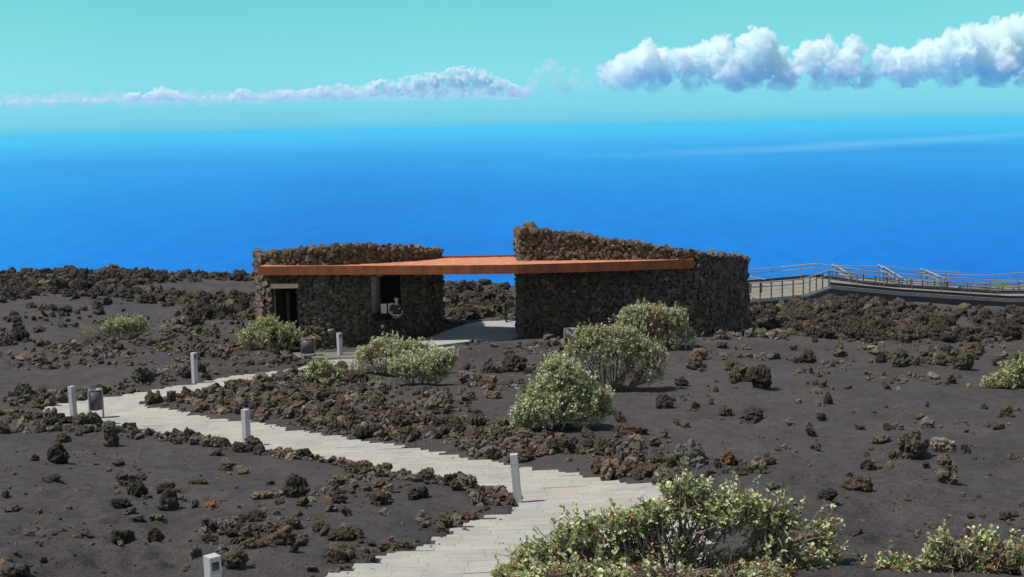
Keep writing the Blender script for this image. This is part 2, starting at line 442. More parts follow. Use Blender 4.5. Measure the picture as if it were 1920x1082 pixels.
# ------------------------------------------------------------------ path of planks
def intervals(poly, y):
    xs = []
    n = len(poly)
    for i in range(n):
        (ax, ay), (bx, by) = poly[i], poly[(i+1) % n]
        if (ay > y) != (by > y): xs.append(ax+(bx-ax)*(y-ay)/(by-ay))
    xs.sort(); return list(zip(xs[::2], xs[1::2]))
def build_path():
    V = []; Fc = []; C = []
    y = path_w[:, 1].min()+0.05; ymax = path_w[:, 1].max(); pr = random.Random(5); k = 0
    while y < ymax:
        wd = 0.27 if k % 3 else 0.15
        k += 1
        for a, b in intervals(path_w, y+wd/2):
            a += pr.uniform(-0.22, 0.16); b += pr.uniform(-0.16, 0.22)
            if b-a < 0.25: continue
            x = a
            first = True
            while x < b-0.08:
                L = pr.choice([0.52, 0.52, 0.55, 0.78, 0.42]) if not first else pr.uniform(0.2, 0.6); first = False
                x2 = min(x+L, b)
                if b-x2 < 0.15: x2 = b
                g = 0.0022; dz = pr.uniform(-0.001, 0.0015)+(0.008 if pr.random() < 0.03 else 0)
                xs = (x+g, x2-g); yy = (y+g, y+wd-g)
                base = len(V)
                pts = [(xs[0], yy[0]), (xs[1], yy[0]), (xs[1], yy[1]), (xs[0], yy[1])]
                V += [(px, py, dz-0.09) for px, py in pts] + [(px, py, dz) for px, py in pts]
                tone = pr.uniform(0.95, 1.05); warm = pr.uniform(-0.012, 0.022)
                c = (0.372*tone+warm, 0.356*tone+warm*0.5, 0.336*tone-warm*0.5)
                if pr.random() < 0.2: c = (0.345*tone, 0.345*tone, 0.345*tone)
                C += [c]*8
                Fc += [tuple(base+q for q in f) for f in ((4,5,6,7),(0,1,5,4),(1,2,6,5),(2,3,7,6),(3,0,4,7))]
                x = x2
        y += wd
    V = np.array(V); V[:, 2] += zbase(V[:, 0], V[:, 1]) + 0.015
    return mesh_np('path', V, np.array(Fc), M_plank, False, np.array(C))
path = obj('path', build_path()); tag(path, kind='structure')
fl = ground_pts([p[0] for p in floor_px], [p[1] for p in floor_px])
def slab(px, mat):
    q = ground_pts([p[0] for p in px], [p[1] for p in px])
    bmf = bmesh.new(); top = [bmf.verts.new((p[0], p[1], p[2]+0.06)) for p in q]; face = bmf.faces.new(top); face.normal_update()
    if face.normal.z < 0: face.normal_flip()
    ex = bmesh.ops.extrude_face_region(bmf, geom=[face])
    for e in ex['geom']:
        if isinstance(e, bmesh.types.BMVert): e.co.z -= 0.25
    bmesh.ops.triangulate(bmf, faces=bmf.faces[:]); bmesh.ops.recalc_face_normals(bmf, faces=bmf.faces[:])
    me = bpy.data.meshes.new('pavement'); bmf.to_mesh(me); bmf.free(); me.materials.append(mat); me.polygons.foreach_set('use_smooth', [False]*len(me.polygons))
    tag(obj('pavement', me), kind='structure')
slab([(770,649),(800,637),(840,622),(872,611),(905,605),(968,603),(972,632),(960,636),(880,643),(800,653)], M_pad)
slab([(548,664),(700,663),(768,649.6),(798,653.6),(700,673),(560,674)], plain('brownish_concrete', (0.15,0.14,0.13), 0.9, var=0.2, scale=3, bump=0.2))  # apron slab in a darker, browner concrete colour

# ------------------------------------------------------------------ sea
SEA = -400.0
def sea_material():
    m, nt, b = new_mat('sea_water'); p = pos_n(nt)
    mp = N(nt, 'ShaderNodeMapping'); mp.inputs['Scale'].default_value = (1, 0.35, 1); nt.links.new(p, mp.inputs['Vector'])
    n1 = noise_n(nt, 0.00022, 5, 0.55, mp.outputs[0]); n2 = noise_n(nt, 0.012, 3, 0.6, mp.outputs[0]); n3 = noise_n(nt, 0.05, 3, 0.6, p)
    c = ramp_n(nt, n1.outputs['Fac'], [(0.36, (0.0002,0.105,0.50)), (0.5, (0.0004,0.145,0.56)), (0.64, (0.001,0.195,0.60))])
    c = mix_n(nt, 1.0, c, ramp_n(nt, n2.outputs['Fac'], [(0.3, (0.84,0.86,0.90)), (0.7, (1.14,1.12,1.08))]), 'MULTIPLY')
    # a wind slick lying across the water: a long band from (1 km, 15 km) towards (12 km, 30 km)
    def dotp(vec, off):
        d = N(nt, 'ShaderNodeVectorMath', operation='DOT_PRODUCT'); nt.links.new(p, d.inputs[0]); d.inputs[1].default_value = vec
        a = N(nt, 'ShaderNodeMath', operation='ADD'); nt.links.new(d.outputs['Value'], a.inputs[0]); a.inputs[1].default_value = off; return a.outputs[0]
    def math_n(op, a, bb):
        q = N(nt, 'ShaderNodeMath', operation=op)
        for i, x in enumerate((a, bb)):
            if isinstance(x, bpy.types.NodeSocket): nt.links.new(x, q.inputs[i])
            else: q.inputs[i].default_value = x
        return q.outputs[0]
    dx_, dy_ = 0.585, 0.811
    nb = noise_n(nt, 0.00035, 4, 0.6, p)
    across = dotp((dy_, -dx_, 0), -(dy_*1050-dx_*14900))
    across = math_n('ADD', across, math_n('MULTIPLY', math_n('SUBTRACT', nb.outputs['Fac'], 0.5), 3200.0))
    along = dotp((dx_, dy_, 0), -(dx_*1050+dy_*14900))
    band = math_n('SUBTRACT', 1.0, math_n('MINIMUM', math_n('ABSOLUTE', math_n('DIVIDE', across, 1900.0), 0.0), 1.0))
    ends = math_n('MINIMUM', math_n('MAXIMUM', math_n('DIVIDE', along, 6000.0), 0.0), 1.0)
    slick = math_n('MULTIPLY', math_n('MULTIPLY', band, ends), 0.62)
    c = mix_n(nt, slick, c, (0.22,0.38,0.62))
    nt.nodes.remove(b)
    df = N(nt, 'ShaderNodeBsdfDiffuse'); nt.links.new(c, df.inputs['Color'])
    gl = N(nt, 'ShaderNodeBsdfGlossy'); gl.inputs['Roughness'].default_value = 0.45
    nrm = bump_n(nt, n3.outputs['Fac'], 0.5, 6.0, None); nt.links.new(nrm, gl.inputs['Normal'])
    mx = N(nt, 'ShaderNodeMixShader'); mx.inputs[0].default_value = 0.03
    nt.links.new(df.outputs[0], mx.inputs[1]); nt.links.new(gl.outputs[0], mx.inputs[2]); nt.links.new(mx.outputs[0], nt.nodes['Material Output'].inputs['Surface'])
    return m
RS = 300000.0
angs = np.linspace(0, 2*np.pi, 97)[:-1]; rads = np.geomspace(50, RS, 40)
V = [(0, 0, SEA)] + [(r*math.cos(a), r*math.sin(a), SEA) for r in rads for a in angs]
Fq = [(1+i*96+k, 1+(i+1)*96+k, 1+(i+1)*96+(k+1) % 96, 1+i*96+(k+1) % 96) for i in range(39) for k in range(96)]
sea = obj('sea', mesh_np('sea', np.array(V), np.array(Fq), sea_material(), True)); tag(sea, kind='structure')

HAZE = 4.2e-5
def haze_box():
    mb = MB(); z0, z1 = SEA-1, 12.0
    mb.box((0, 0, (z0+z1)/2), (2*RS+4000, 2*RS+4000, z1-z0))
    m = bpy.data.materials.new('sea_air'); m.use_nodes = True; nt = m.node_tree
    nt.nodes.remove(nt.nodes['Principled BSDF'])
    pv = N(nt, 'ShaderNodeVolumePrincipled'); pv.inputs['Color'].default_value = (0.17, 0.88, 1.0, 1); pv.inputs['Density'].default_value = HAZE
    pv.inputs['Anisotropy'].default_value = 0.0
    nt.links.new(pv.outputs[0], nt.nodes['Material Output'].inputs['Volume'])
    o = mb.build('haze', m); tag(o, kind='stuff'); return o
haze_box()
# ------------------------------------------------------------------ clouds (real volumes, far out over the sea)
def cloud_volume(name, blobs, D, dens, voxel_px, disp_px, flat=None, squash=1.0, seed=0, soft=None, cell=24):
    """blobs: (u, v, radius in photo pixels); a lumpy closed body filled with scattering water droplets"""
    px = D/F
    bm = bmesh.new(); rr = random.Random(seed)
    for (u, v, r) in blobs:
        c = at(u, v, D+rr.uniform(-0.6, 0.6)*r*px)
        mt = Matrix.Translation(c) @ Matrix.Diagonal((1, 1, squash, 1))
        bmesh.ops.create_icosphere(bm, subdivisions=2 if r > 9 else 1, radius=r*px, matrix=mt)
        for k in range(5 if r > 18 else 2):                                   # billows on each lump
            a = rr.uniform(0, 2*math.pi); e = rr.uniform(-0.1, 1.3)
            d = Vector((math.cos(a)*math.cos(e), math.sin(a)*math.cos(e), math.sin(e)*squash))
            bmesh.ops.create_icosphere(bm, subdivisions=1, radius=r*px*rr.uniform(0.28, 0.5), matrix=Matrix.Translation(c+d*r*px*0.9))
    me = bpy.data.meshes.new('cloud_raw'); bm.to_mesh(me); bm.free()
    o = bpy.data.objects.new('cloud_raw', me); link(o)
    m = o.modifiers.new('r', 'REMESH'); m.mode = 'VOXEL'; m.voxel_size = voxel_px*px
    dg = bpy.context.evaluated_depsgraph_get(); dg.update()
    me2 = bpy.data.meshes.new_from_object(o.evaluated_get(dg))
    bpy.data.objects.remove(o)
    n = len(me2.vertices); co = np.empty(n*3, np.float32); me2.vertices.foreach_get('co', co); co = co.reshape(-1, 3).astype(float)
    no = np.empty(n*3, np.float32); me2.vertices.foreach_get('normal', no); no = no.reshape(-1, 3)
    q = co/px
    d = 1.0*fbm(q/26+seed, 2) + 1.0*(0.6-np.abs(perlin(q/13+seed))*2.4) + 0.65*(0.5-np.abs(perlin(q/6.0+3))*2.2) + 0.3*perlin(q/3.2)
    co = co + no*(d*disp_px*px)[:, None]
    if flat is not None:                                      # flat cloud base
        zb = at(960, flat, D).z + 0.35*(co[:, 0]*0.0)
        w_ = 6*px*fbm(np.c_[q[:, :2]/30, np.zeros(n)], 2)
        co[:, 2] = np.where(co[:, 2] < zb+w_, zb+w_+(co[:, 2]-zb-w_)*0.12, co[:, 2])
    me2.vertices.foreach_set('co', co.astype(np.float32).ravel()); me2.update(); me2.materials.clear()
    m = bpy.data.materials.new(name); m.use_nodes = True; t = m.node_tree; t.nodes.remove(t.nodes['Principled BSDF'])
    pv = N(t, 'ShaderNodeVolumePrincipled'); pv.inputs['Color'].default_value = (0.955, 1.0, 0.988, 1); pv.inputs['Density'].default_value = dens/px
    pv.inputs['Anisotropy'].default_value = 0.0
    if soft:                                                  # ragged, thinning edges and a thin base
        gm = N(t, 'ShaderNodeNewGeometry'); sc_ = N(t, 'ShaderNodeVectorMath', operation='SCALE'); sc_.inputs['Scale'].default_value = 1/(px*cell); t.links.new(gm.outputs['Position'], sc_.inputs[0])
        nz = noise_n(t, 1.0, 7, 0.68, sc_.outputs[0])
        sp_ = N(t, 'ShaderNodeSeparateXYZ'); t.links.new(gm.outputs['Position'], sp_.inputs[0])
        mr = N(t, 'ShaderNodeMapRange'); mr.inputs['From Min'].default_value = at(960, soft[0], D).z; mr.inputs['From Max'].default_value = at(960, soft[1], D).z; mr.inputs['To Min'].default_value = 0.015; t.links.new(sp_.outputs['Z'], mr.inputs['Value'])
        mr2 = N(t, 'ShaderNodeMapRange'); mr2.inputs['From Min'].default_value = 0.40; mr2.inputs['From Max'].default_value = 0.66; t.links.new(nz.outputs['Fac'], mr2.inputs['Value'])
        m1 = N(t, 'ShaderNodeMath', operation='MULTIPLY'); t.links.new(mr.outputs[0], m1.inputs[0]); t.links.new(mr2.outputs[0], m1.inputs[1])
        m2 = N(t, 'ShaderNodeMath', operation='MULTIPLY'); t.links.new(m1.outputs[0], m2.inputs[0]); m2.inputs[1].default_value = dens/px; t.links.new(m2.outputs[0], pv.inputs['Density'])
    t.links.new(pv.outputs[0], t.nodes['Material Output'].inputs['Volume'])
    me2.materials.append(m); me2.name = name
    o = obj(name, me2); tag(o, kind='stuff'); return o
big = [(1148,142,24),(1182,134,38),(1212,106,28),(1230,128,36),(1270,118,28),(1300,128,30),(1335,110,36),(1352,88,20),(1365,128,36),(1418,86,32),(1432,74,18),(1405,128,40),(1450,118,28),
       (1478,142,26),(1520,112,30),(1545,100,28),(1600,94,22),(1580,128,34),(1628,142,20),(1662,114,24),(1690,128,34),(1738,114,36),(1770,104,28),(1810,100,46),(1848,74,30),(1888,64,28),
       (1915,90,48),(1870,118,44),(1960,80,54),(2010,105,60),(1160,156,18),(1230,156,22),(1300,158,22),(1380,160,22),(1460,160,22),(1540,158,22),(1620,156,22),(1700,152,24),(1780,150,26),(1860,150,28),(1940,150,34)]
cloud_volume('clouds', big, 70000, 0.24, 2.4, 7.0, 180, 1.0, 1, (188, 120))
small0 = [(300,172,13),(275,177,9),(330,180,9),(240,180,8),(205,184,7),(80,185,8),(58,188,7),(120,187,7),(150,188,8),(455,175,13),(395,186,8),(520,176,11),(560,178,10),(590,172,11),(625,167,13),(660,165,11),
         (700,163,13),(740,160,13),(780,154,15),(820,149,16),(858,143,18),(888,142,16),(915,153,15),(940,160,12),(30,186,7),(180,188,7),(430,182,8),(485,180,8)]
cr = random.Random(4); small = []
tops = [(0,188),(60,181),(85,178),(110,184),(150,180),(185,184),(205,176),(228,181),(245,170),(268,174),(285,163),(303,158),(320,166),(345,172),(375,180),(400,176),(430,181),(448,166),(462,163),(480,176),(515,166),(560,168),
        (600,160),(640,154),(680,160),(700,150),(740,147),(775,138),(800,134),(825,136),(850,124),(880,121),(905,126),(930,142),(960,154),(990,162)]
def topv(u_): return float(np.interp(u_, [t[0] for t in tops], [t[1] for t in tops]))
u_ = 5.0
while u_ < 990:
    t_ = topv(u_); room = 196-u_*0.012-t_
    nk = 1+int(room/8)
    for k in range(nk):
        r_ = cr.uniform(3.0, 5.4)*(1.0+0.5*(k > 0)); small.append((u_+cr.uniform(-4, 4), t_+r_+(room-r_)*k/(nk+0.5)*cr.uniform(0.7, 1.1), r_))
    u_ += cr.uniform(3.0, 7.5) if room > 18 else cr.uniform(5, 13)
cloud_volume('clouds', small, 90000, 0.45, 1.7, 1.7, None, 0.8, 2, (206, 150), 20)
veil = [(u_, 190-0.012*u_+rv, 22) for u_, rv in zip(range(20, 1000, 24), [random.uniform(-5, 5) for _ in range(60)])]
cloud_volume('clouds', veil, 85000, 0.012, 5.0, 4.0, None, 0.55, 3)
wisp = [(1010,135,12),(1030,125,14),(1050,138,13),(1040,150,12),(1070,152,12),(1085,128,8),(1000,160,14),(1060,165,14),(1100,158,12)]
cloud_volume('clouds', wisp, 75000, 0.022, 2.5, 6.0, None, 0.8, 4)

# ------------------------------------------------------------------ stones
def ico(sub):
    bm = bmesh.new(); bmesh.ops.create_icosphere(bm, subdivisions=sub, radius=1.0); bm.verts.ensure_lookup_table()
    v = np.array([tuple(x.co) for x in bm.verts]); f = np.array([[q.index for q in fc.verts] for fc in bm.faces]); bm.free()
    return v, f
ICO = {s: ico(s) for s in (1, 2, 3, 4)}
def facet_rock(sub, seed, nplanes=11, rough=0.12, fine=0.05, lump=0.2):
    """a broken stone: a solid cut by random planes, then roughened"""
    v, f = ICO[sub]; g = np.random.default_rng(seed)
    nrm = g.normal(size=(nplanes, 3)); nrm /= np.linalg.norm(nrm, axis=1)[:, None]; h = g.uniform(0.5, 1.0, nplanes)
    dt = v@nrm.T
    rad = np.min(np.where(dt > 0.05, h/np.maximum(dt, 0.05), 9), axis=1); rad = np.minimum(rad, 1.15)
    rad = rad*(1+lump*fbm(v*1.3+seed*7.7, 2)) + rough*ridged(v*2.3+seed*3.1, 3)*0.5 + fine*perlin(v*7+seed)
    return v*rad[:, None], f
def hull_stone(seed, npts=13):
    """an angular broken block: convex hull of scattered points, roughened"""
    g = np.random.default_rng(seed); q = g.normal(size=(npts, 3)); q /= np.linalg.norm(q, axis=1)[:, None]; q = np.sign(q)*np.abs(q)**0.75; q *= g.uniform(0.85, 1.12, (npts, 1))
    bm = bmesh.new()
    for p in q: bm.verts.new(p)
    r = bmesh.ops.convex_hull(bm, input=bm.verts[:]); bmesh.ops.delete(bm, geom=[v for v in bm.verts if not v.link_faces], context='VERTS')
    bmesh.ops.subdivide_edges(bm, edges=bm.edges[:], cuts=1, use_grid_fill=True); bmesh.ops.triangulate(bm, faces=bm.faces[:])
    bm.verts.ensure_lookup_table(); v = np.array([tuple(x.co) for x in bm.verts]); bm.verts.index_update(); f = np.array([[x.index for x in fc.verts] for fc in bm.faces]); bm.free()
    return v*(1+0.10*perlin(v*1.9+seed))[:, None]+g.normal(size=v.shape)*0.025, f
STONES = [hull_stone(100+i, 12+i % 5) for i in range(24)]
def scatter_radii(L, H, rlist, g, tries=14, k=0.80, ok=None):
    """dart throwing, largest first, on an L x H sheet -> (s, h, r)"""
    cell = max(rlist)*2; grid = {}; out = []
    for r in rlist:
        for _ in range(tries):
            s = g.uniform(0, L); h = g.uniform(0, H)
            if ok and not ok(s, h, r): continue
            i, j = int(s/cell), int(h/cell); good = True
            for a in (-1, 0, 1):
                for b in (-1, 0, 1):
                    for (s2, h2, r2) in grid.get((i+a, j+b), ()):
                        if (s-s2)**2+(h-h2)**2 < (k*(r+r2))**2: good = False; break
                    if not good: break
                if not good: break
            if good:
                grid.setdefault((i, j), []).append((s, h, r)); out.append((s, h, r)); break
    return out
class StoneMesh:
    def __init__(s): s.v = []; s.f = []; s.c = []; s.n = 0
    def add(s, pos, nrm, r, g, thick=0.7, tint=1.0):
        pv, pf = STONES[g.integers(len(STONES))]
        n = Vector(nrm).normalized(); t = n.cross(Vector((0, 0, 1)))
        if t.length < 0.05: t = Vector((1, 0, 0))
        t.normalize(); b = n.cross(t)
        a = g.uniform(0, 6.28); ca, sa = math.cos(a), math.sin(a)
        B = np.array([t*ca+b*sa, b*ca-t*sa, n])
        sc = np.array([r*g.uniform(0.95, 1.35), r*g.uniform(0.9, 1.15), r*thick*g.uniform(0.8, 1.25)])
        perm = g.permutation(3); sg = g.choice([-1, 1], 3)
        q = pv[:, perm]*sg*sc
        ff = pf if (np.prod(sg)*np.linalg.det(np.eye(3)[perm])) > 0 else pf[:, ::-1]
        s.v.append(q@B + np.array(pos)); s.f.append(ff+s.n); s.n += len(pv)
        k = g.uniform(0.68, 1.22)*tint; w_ = g.uniform(-0.12, 0.16)
        c = np.array([0.172*(1+w_*0.6), 0.152, 0.128*(1-w_*0.6)])*k
        if g.random() < 0.10: c = np.array([0.27, 0.24, 0.21])*g.uniform(0.8, 1.2)
        s.c.append(np.tile(c, (len(pv), 1)))
    def build(s, name, parent, extra=None):
        V = np.concatenate(s.v); Fc = np.concatenate(s.f); C = np.concatenate(s.c)
        me = mesh_np(name, V, Fc, M_stone, False, C)
        return obj(name, me, parent)
M_stone = rock_material('dry_stone', 'attr')

bld = empty('stone_building', at(900, 640, 48.4))
tag(bld, 'low dark lava stone building with a flat rust orange roof spanning two blocks', 'building')
BL = Vector(bld.location)
def child(o):                      # keep world placement under the building's empty
    o.location = o.location - BL
    return o
def xy(u, D): p = at(u, 560, D); return (p.x, p.y)
def interp(u, tab): return float(np.interp(u, [t[0] for t in tab], [t[1] for t in tab]))

def stone_block(name, outline, ztab, batter, openings, seed, stop_stones, base_drop=0.35):
    """outline: (u, D) going round the block from its left back corner, front first; stop_stones: index of last stone-faced span"""
    g = np.random.default_rng(seed)
    P = [Vector((*xy(u, D), 0)) for u, D in outline]; n = len(P)
    ztop = [interp(u, ztab) for u, D in outline]
    fx = sorted([(P[i].x, P[i].y) for i in range(n) if outline[i][1] < 51.0])
    def yfront(x): return float(np.interp(x, [q[0] for q in fx], [q[1] for q in fx]))
    for i in range(n):
        ztop[i] -= 0.115*max(0.0, P[i].y-yfront(P[i].x)) if outline[i][1] > 51.0 else 0.0
    zb = [float(zbase(P[i].x, P[i].y))-base_drop for i in range(n)]
    cen = sum(P, Vector())/n
    nr = []
    for i in range(n):
        d = (P[(i+1) % n]-P[i-1]).normalized(); q = Vector((d.y, -d.x, 0))
        if q.dot(P[i]-cen) < 0: q = -q
        nr.append(q)
    core = MB(); INS = 0.07
    def cp(i, z, ins=INS):
        k = (ztop[i]-z)/max(0.1, ztop[i]-zb[i])
        return P[i]-nr[i]*ins+nr[i]*(batter[i]*k)+Vector((0, 0, z))
    for i in range(n):
        j = (i+1) % n; spans = [(zb[i], zb[j], ztop[i], ztop[j])]
        for (a, lo, hi) in openings:
            if a == i:
                spans = [(hi, hi, ztop[i], ztop[j])]
                if lo > -90: spans.append((zb[i], zb[j], lo, lo))
        for (b1, b2, t1, t2) in spans:
            core.add([cp(i, b1), cp(j, b2), cp(j, t2), cp(i, t1)], [(0, 1, 2, 3)])
    core.add([cp(i, ztop[i]-0.05) for i in range(n)], [tuple(range(n))])
    sm = StoneMesh()
    cum = [0.0]
    for i in range(stop_stones): cum.append(cum[-1]+(P[i+1]-P[i]).length)
    L = cum[-1]; zmin = min(zb[:stop_stones+1]); zmax = max(ztop[:stop_stones+1]); H = zmax-zmin
    def locate(s):
        i = int(np.searchsorted(cum, s, 'right')-1); i = max(0, min(i, stop_stones-1)); t = (s-cum[i])/max(1e-6, cum[i+1]-cum[i])
        return i, t
    def ok(s, h, r):
        i, t = locate(s); z = zmin+h
        if z > ztop[i]*(1-t)+ztop[i+1]*t-0.03 or z < zb[i]*(1-t)+zb[i+1]*t: return False
        for (a, lo, hi) in openings:
            m = r*0.55
            if cum[a]-m < s < cum[a+1]+m and lo-m < z < hi+m: return False
        return True
    rl = sorted([float(x) for x in np.clip(g.lognormal(math.log(0.070), 0.38, int(L*H*74)), 0.038, 0.19)], reverse=True)
    for (s, h, r) in scatter_radii(L, H, rl, g, 12, 0.74, ok):
        i, t = locate(s); z = zmin+h
        p = cp(i, z, 0.03).lerp(cp(i+1, z, 0.03), t); nn = nr[i].lerp(nr[i+1], t)
        nn = (nn + Vector(g.normal(size=3))*0.12)
        sm.add(p+nn*g.uniform(-0.03, 0.02), nn, r, g, 0.6)
    # the rough top: loose stones piled over the whole block
    xs = [p.x for p in P]; ysb = [p.y for p in P]
    poly = np.array([(p.x, p.y) for p in P]); x0, y0 = min(xs), min(ysb); Lx, Ly = max(xs)-x0, max(ysb)-y0
    order = np.argsort([p.x for p in P]); zx = sorted([(P[k].x, interp(outline[k][0], ztab)) for k in range(n) if outline[k][1] < 51.95])
    def okt(s, h, r): return sdf_poly(np.array([x0+s]), np.array([y0+h]), poly)[0] < 0.02
    rl = sorted([float(x) for x in np.clip(g.lognormal(math.log(0.092), 0.38, int(Lx*Ly*40)), 0.05, 0.22)], reverse=True)
    for (s, h, r) in scatter_radii(Lx, Ly, rl, g, 10, 0.72, okt):
        z = interp(x0+s, zx)-0.115*max(0.0, y0+h-yfront(x0+s))
        sm.add((x0+s, y0+h, z-0.06+g.uniform(-0.06, 0.05)+0.03*math.sin(s*3)), Vector(g.normal(size=3))*0.4+Vector((0, 0, 1)), r, g, 0.9)
    w_ = child(sm.build(name, bld))
    # mortar core joined into the same wall mesh
    co = core.build('core', M_mortar)
    bm = bmesh.new(); bm.from_mesh(w_.data)
    w_.data.materials.append(M_mortar)
    tmp = co.data.copy(); k0 = len(bm.faces)
    bm.from_mesh(tmp); bm.faces.ensure_lookup_table()
    for fc in bm.faces[k0:]: fc.material_index = 1
    bm.to_mesh(w_.data); bm.free(); bpy.data.objects.remove(co)
    return w_, P, nr, ztop, zb

L_out = [(484,52.8),(483.5,50.8),(485,49.6),(491,48.9),(501,48.8),(514,48.6),(558,48.3),(600,48.14),(645,48.24),(697,48.65),(752,49.12),(790,49.6),(817,50.1),(826.5,50.7),(826.5,53.0)]
L_z = [(480,-4.8),(491,-4.68),(501,-4.60),(600,-4.40),(650,-4.36),(697,-4.42),(752,-4.52),(826,-4.78)]
DOOR_TOP = -5.94; WIN_TOP = -5.60; WIN_SILL = -7.12
L_bat = [0.1]*3+[0.08]*3+[0.05]*9
wl, LP, Ln, Lz, Lb = stone_block('wall', L_out, L_z, L_bat, [(5, -99, DOOR_TOP), (9, WIN_SILL, WIN_TOP)], 11, 14)
wl['label'] = 'curved left stone block with the door and the ticket window'
R_out = [(971.5,52.5),(971.5,48.95),(976,48.65),(1050,48.45),(1100,48.3),(1200,48.06),(1290,47.9),(1312,47.98),(1332,48.4),(1362,49.8),(1394,51.4),(1397,51.9),(1397,53.4)]
R_z = [(971,-3.86),(980,-3.78),(1000,-3.76),(1030,-3.90),(1050,-4.0),(1100,-4.16),(1200,-4.48),(1300,-4.82),(1397,-5.28)]
R_bat = [0.05]*6+[0.10,0.2,0.28,0.34,0.36,0.36,0.3]
wr, RP, Rn, Rz, Rb = stone_block('wall', R_out, R_z, R_bat, [], 12, 12)
wr['label'] = 'right stone block with the sloping top'
# one upright stone and a capstone boulder on the tops belong to the walls' masonry
def lone(u, v, D, rx, rz, par):
    sm = StoneMesh(); g = np.random.default_rng(int(u)); p = at(u, v, D); sm.add(p, (0, -1, 0.2), 1.0, g)
    V = sm.v[0]; c = V.mean(0); e = np.abs(V-c).max(0); V = c+(V-c)/e*np.array([rx, (rx+rz)/2, rz]); sm.v[0] = V
    o = child(sm.build('capstone', par.parent)); return o
lone(634, 458, 48.7, 0.10, 0.17, wl); lone(607, 468, 48.5, 0.22, 0.14, wl); lone(765, 465, 49.6, 0.13, 0.10, wl)
lone(995, 428, 48.7, 0.36, 0.22, wr); lone(1097, 437, 48.6, 0.15, 0.10, wr); lone(1335, 467, 49.6, 0.18, 0.1, wr)

# ---- roof
RF = [(486.5,48.1),(540,47.98),(600,47.85),(700,47.6),(800,47.34),(880,47.12),(970,47.0),(1100,47.2),(1200,47.45),(1299,47.7)]
ZT, ZBt = -5.08, -5.39
def on_z(u, D, z):
    x = at(u, 500, D).x; return Vector((x, D, z))
front = [on_z(u, D, ZT) for u, D in RF]
backp = [Vector((front[-1].x, 49.6, ZT-0.02)), Vector((xy(985, 50.6)[0], 50.5, ZT-0.05)), Vector((xy(810, 50.6)[0], 50.5, ZT-0.05)), Vector((front[0].x+0.15, 50.2, ZT-0.02))]
mb = MB(); ring = front+backp; m_ = len(ring)
mb.add([p for p in ring]+[p-Vector((0, 0, 0.05)) for p in ring], [tuple(range(m_)), tuple(range(m_, 2*m_))[::-1]]+[(i, i+m_, (i+1) % m_+m_, (i+1) % m_) for i in range(m_)])
for k, u in enumerate((560, 660, 745, 868, 948, 1010, 1083, 1180)):                 # standing seams
    D0 = interp(u, RF); a = on_z(u, D0+0.05, ZT+0.012); b = on_z(u-(u-960)*0.0-18, 50.4, ZT-0.035); mb.bar(a, b, 0.035, 0.03)
roof = child(mb.build('roof', M_roof, bld))
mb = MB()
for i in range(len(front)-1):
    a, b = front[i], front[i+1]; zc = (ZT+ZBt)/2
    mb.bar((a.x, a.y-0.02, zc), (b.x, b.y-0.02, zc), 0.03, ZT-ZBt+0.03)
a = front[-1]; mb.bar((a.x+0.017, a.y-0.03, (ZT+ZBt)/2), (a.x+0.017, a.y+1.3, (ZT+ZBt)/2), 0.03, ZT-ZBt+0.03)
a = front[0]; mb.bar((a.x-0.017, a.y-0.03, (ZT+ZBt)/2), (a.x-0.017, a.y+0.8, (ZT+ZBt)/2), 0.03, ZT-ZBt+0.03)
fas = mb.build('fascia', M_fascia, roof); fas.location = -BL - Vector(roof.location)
for u in (706, 792, 858, 1040, 1130, 1215, 620):
    mb = MB(); p = on_z(u, interp(u, RF)-0.045, ZBt+0.015); mb.box(p, (0.025, 0.03, 0.03))
    mb.box(on_z(u, interp(u, RF)-0.039, (ZT+ZBt)/2), (0.008, 0.006, ZT-ZBt+0.02))
    bo = mb.build('fascia_joint', M_wood, roof); bo.location = -BL - Vector(roof.location)
mb = MB(); mb.bar(backp[1]+Vector((0, 0.02, 0.03)), backp[2]+Vector((0, 0.02, 0.03)), 0.05, 0.09)
up = mb.build('back_upstand', M_fascia, roof); up.location = -BL - Vector(roof.location)
mb = MB(); s_ = [p+Vector((0, 0.02, -0.26)) for p in front]+[p+Vector((0, 0, -0.22)) for p in backp]
mb.add(s_+[p-Vector((0, 0, 0.03)) for p in s_], [tuple(range(m_)), tuple(range(m_, 2*m_))[::-1]]+[(i, i+m_, (i+1) % m_+m_, (i+1) % m_) for i in range(m_)])
so_ = mb.build('soffit', M_mortar, roof); so_.location = -BL - Vector(roof.location)

# ---- door in the left block
p0 = Vector((*xy(514, 48.6), 0)); p1 = Vector((*xy(558, 48.3), 0)); dz0 = float(zbase(p0.x, p0.y))
mb = MB(); mid = (p0+p1)/2
mb.box((mid.x, mid.y-0.06, (DOOR_TOP+(-5.77))/2+0.0), (p1.x-p0.x+0.10, 0.30, 0.17))
child(mb.build('door_lintel', M_lintel, bld, bevel=0.008))
wd = p1.x-p0.x; hd = DOOR_TOP-dz0+0.2; zc = DOOR_TOP-hd/2-0.003
mb = MB()                                             # lobby behind the door, its unlit depth painted as black
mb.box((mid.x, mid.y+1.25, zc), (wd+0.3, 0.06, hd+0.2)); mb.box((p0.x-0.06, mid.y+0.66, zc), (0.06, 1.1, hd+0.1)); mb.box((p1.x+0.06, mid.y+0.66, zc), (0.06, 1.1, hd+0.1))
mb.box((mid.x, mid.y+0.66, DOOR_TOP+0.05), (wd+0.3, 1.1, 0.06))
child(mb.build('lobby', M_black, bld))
door_frame = MB()
for xx in (p0.x+0.035, p1.x-0.035): door_frame.box((xx, mid.y+0.16, zc), (0.065, 0.10, hd))
door_frame.box((mid.x, mid.y+0.16, DOOR_TOP-0.035), (wd-0.14, 0.098, 0.06))
child(door_frame.build('door_frame', M_wood, bld, bevel=0.004))
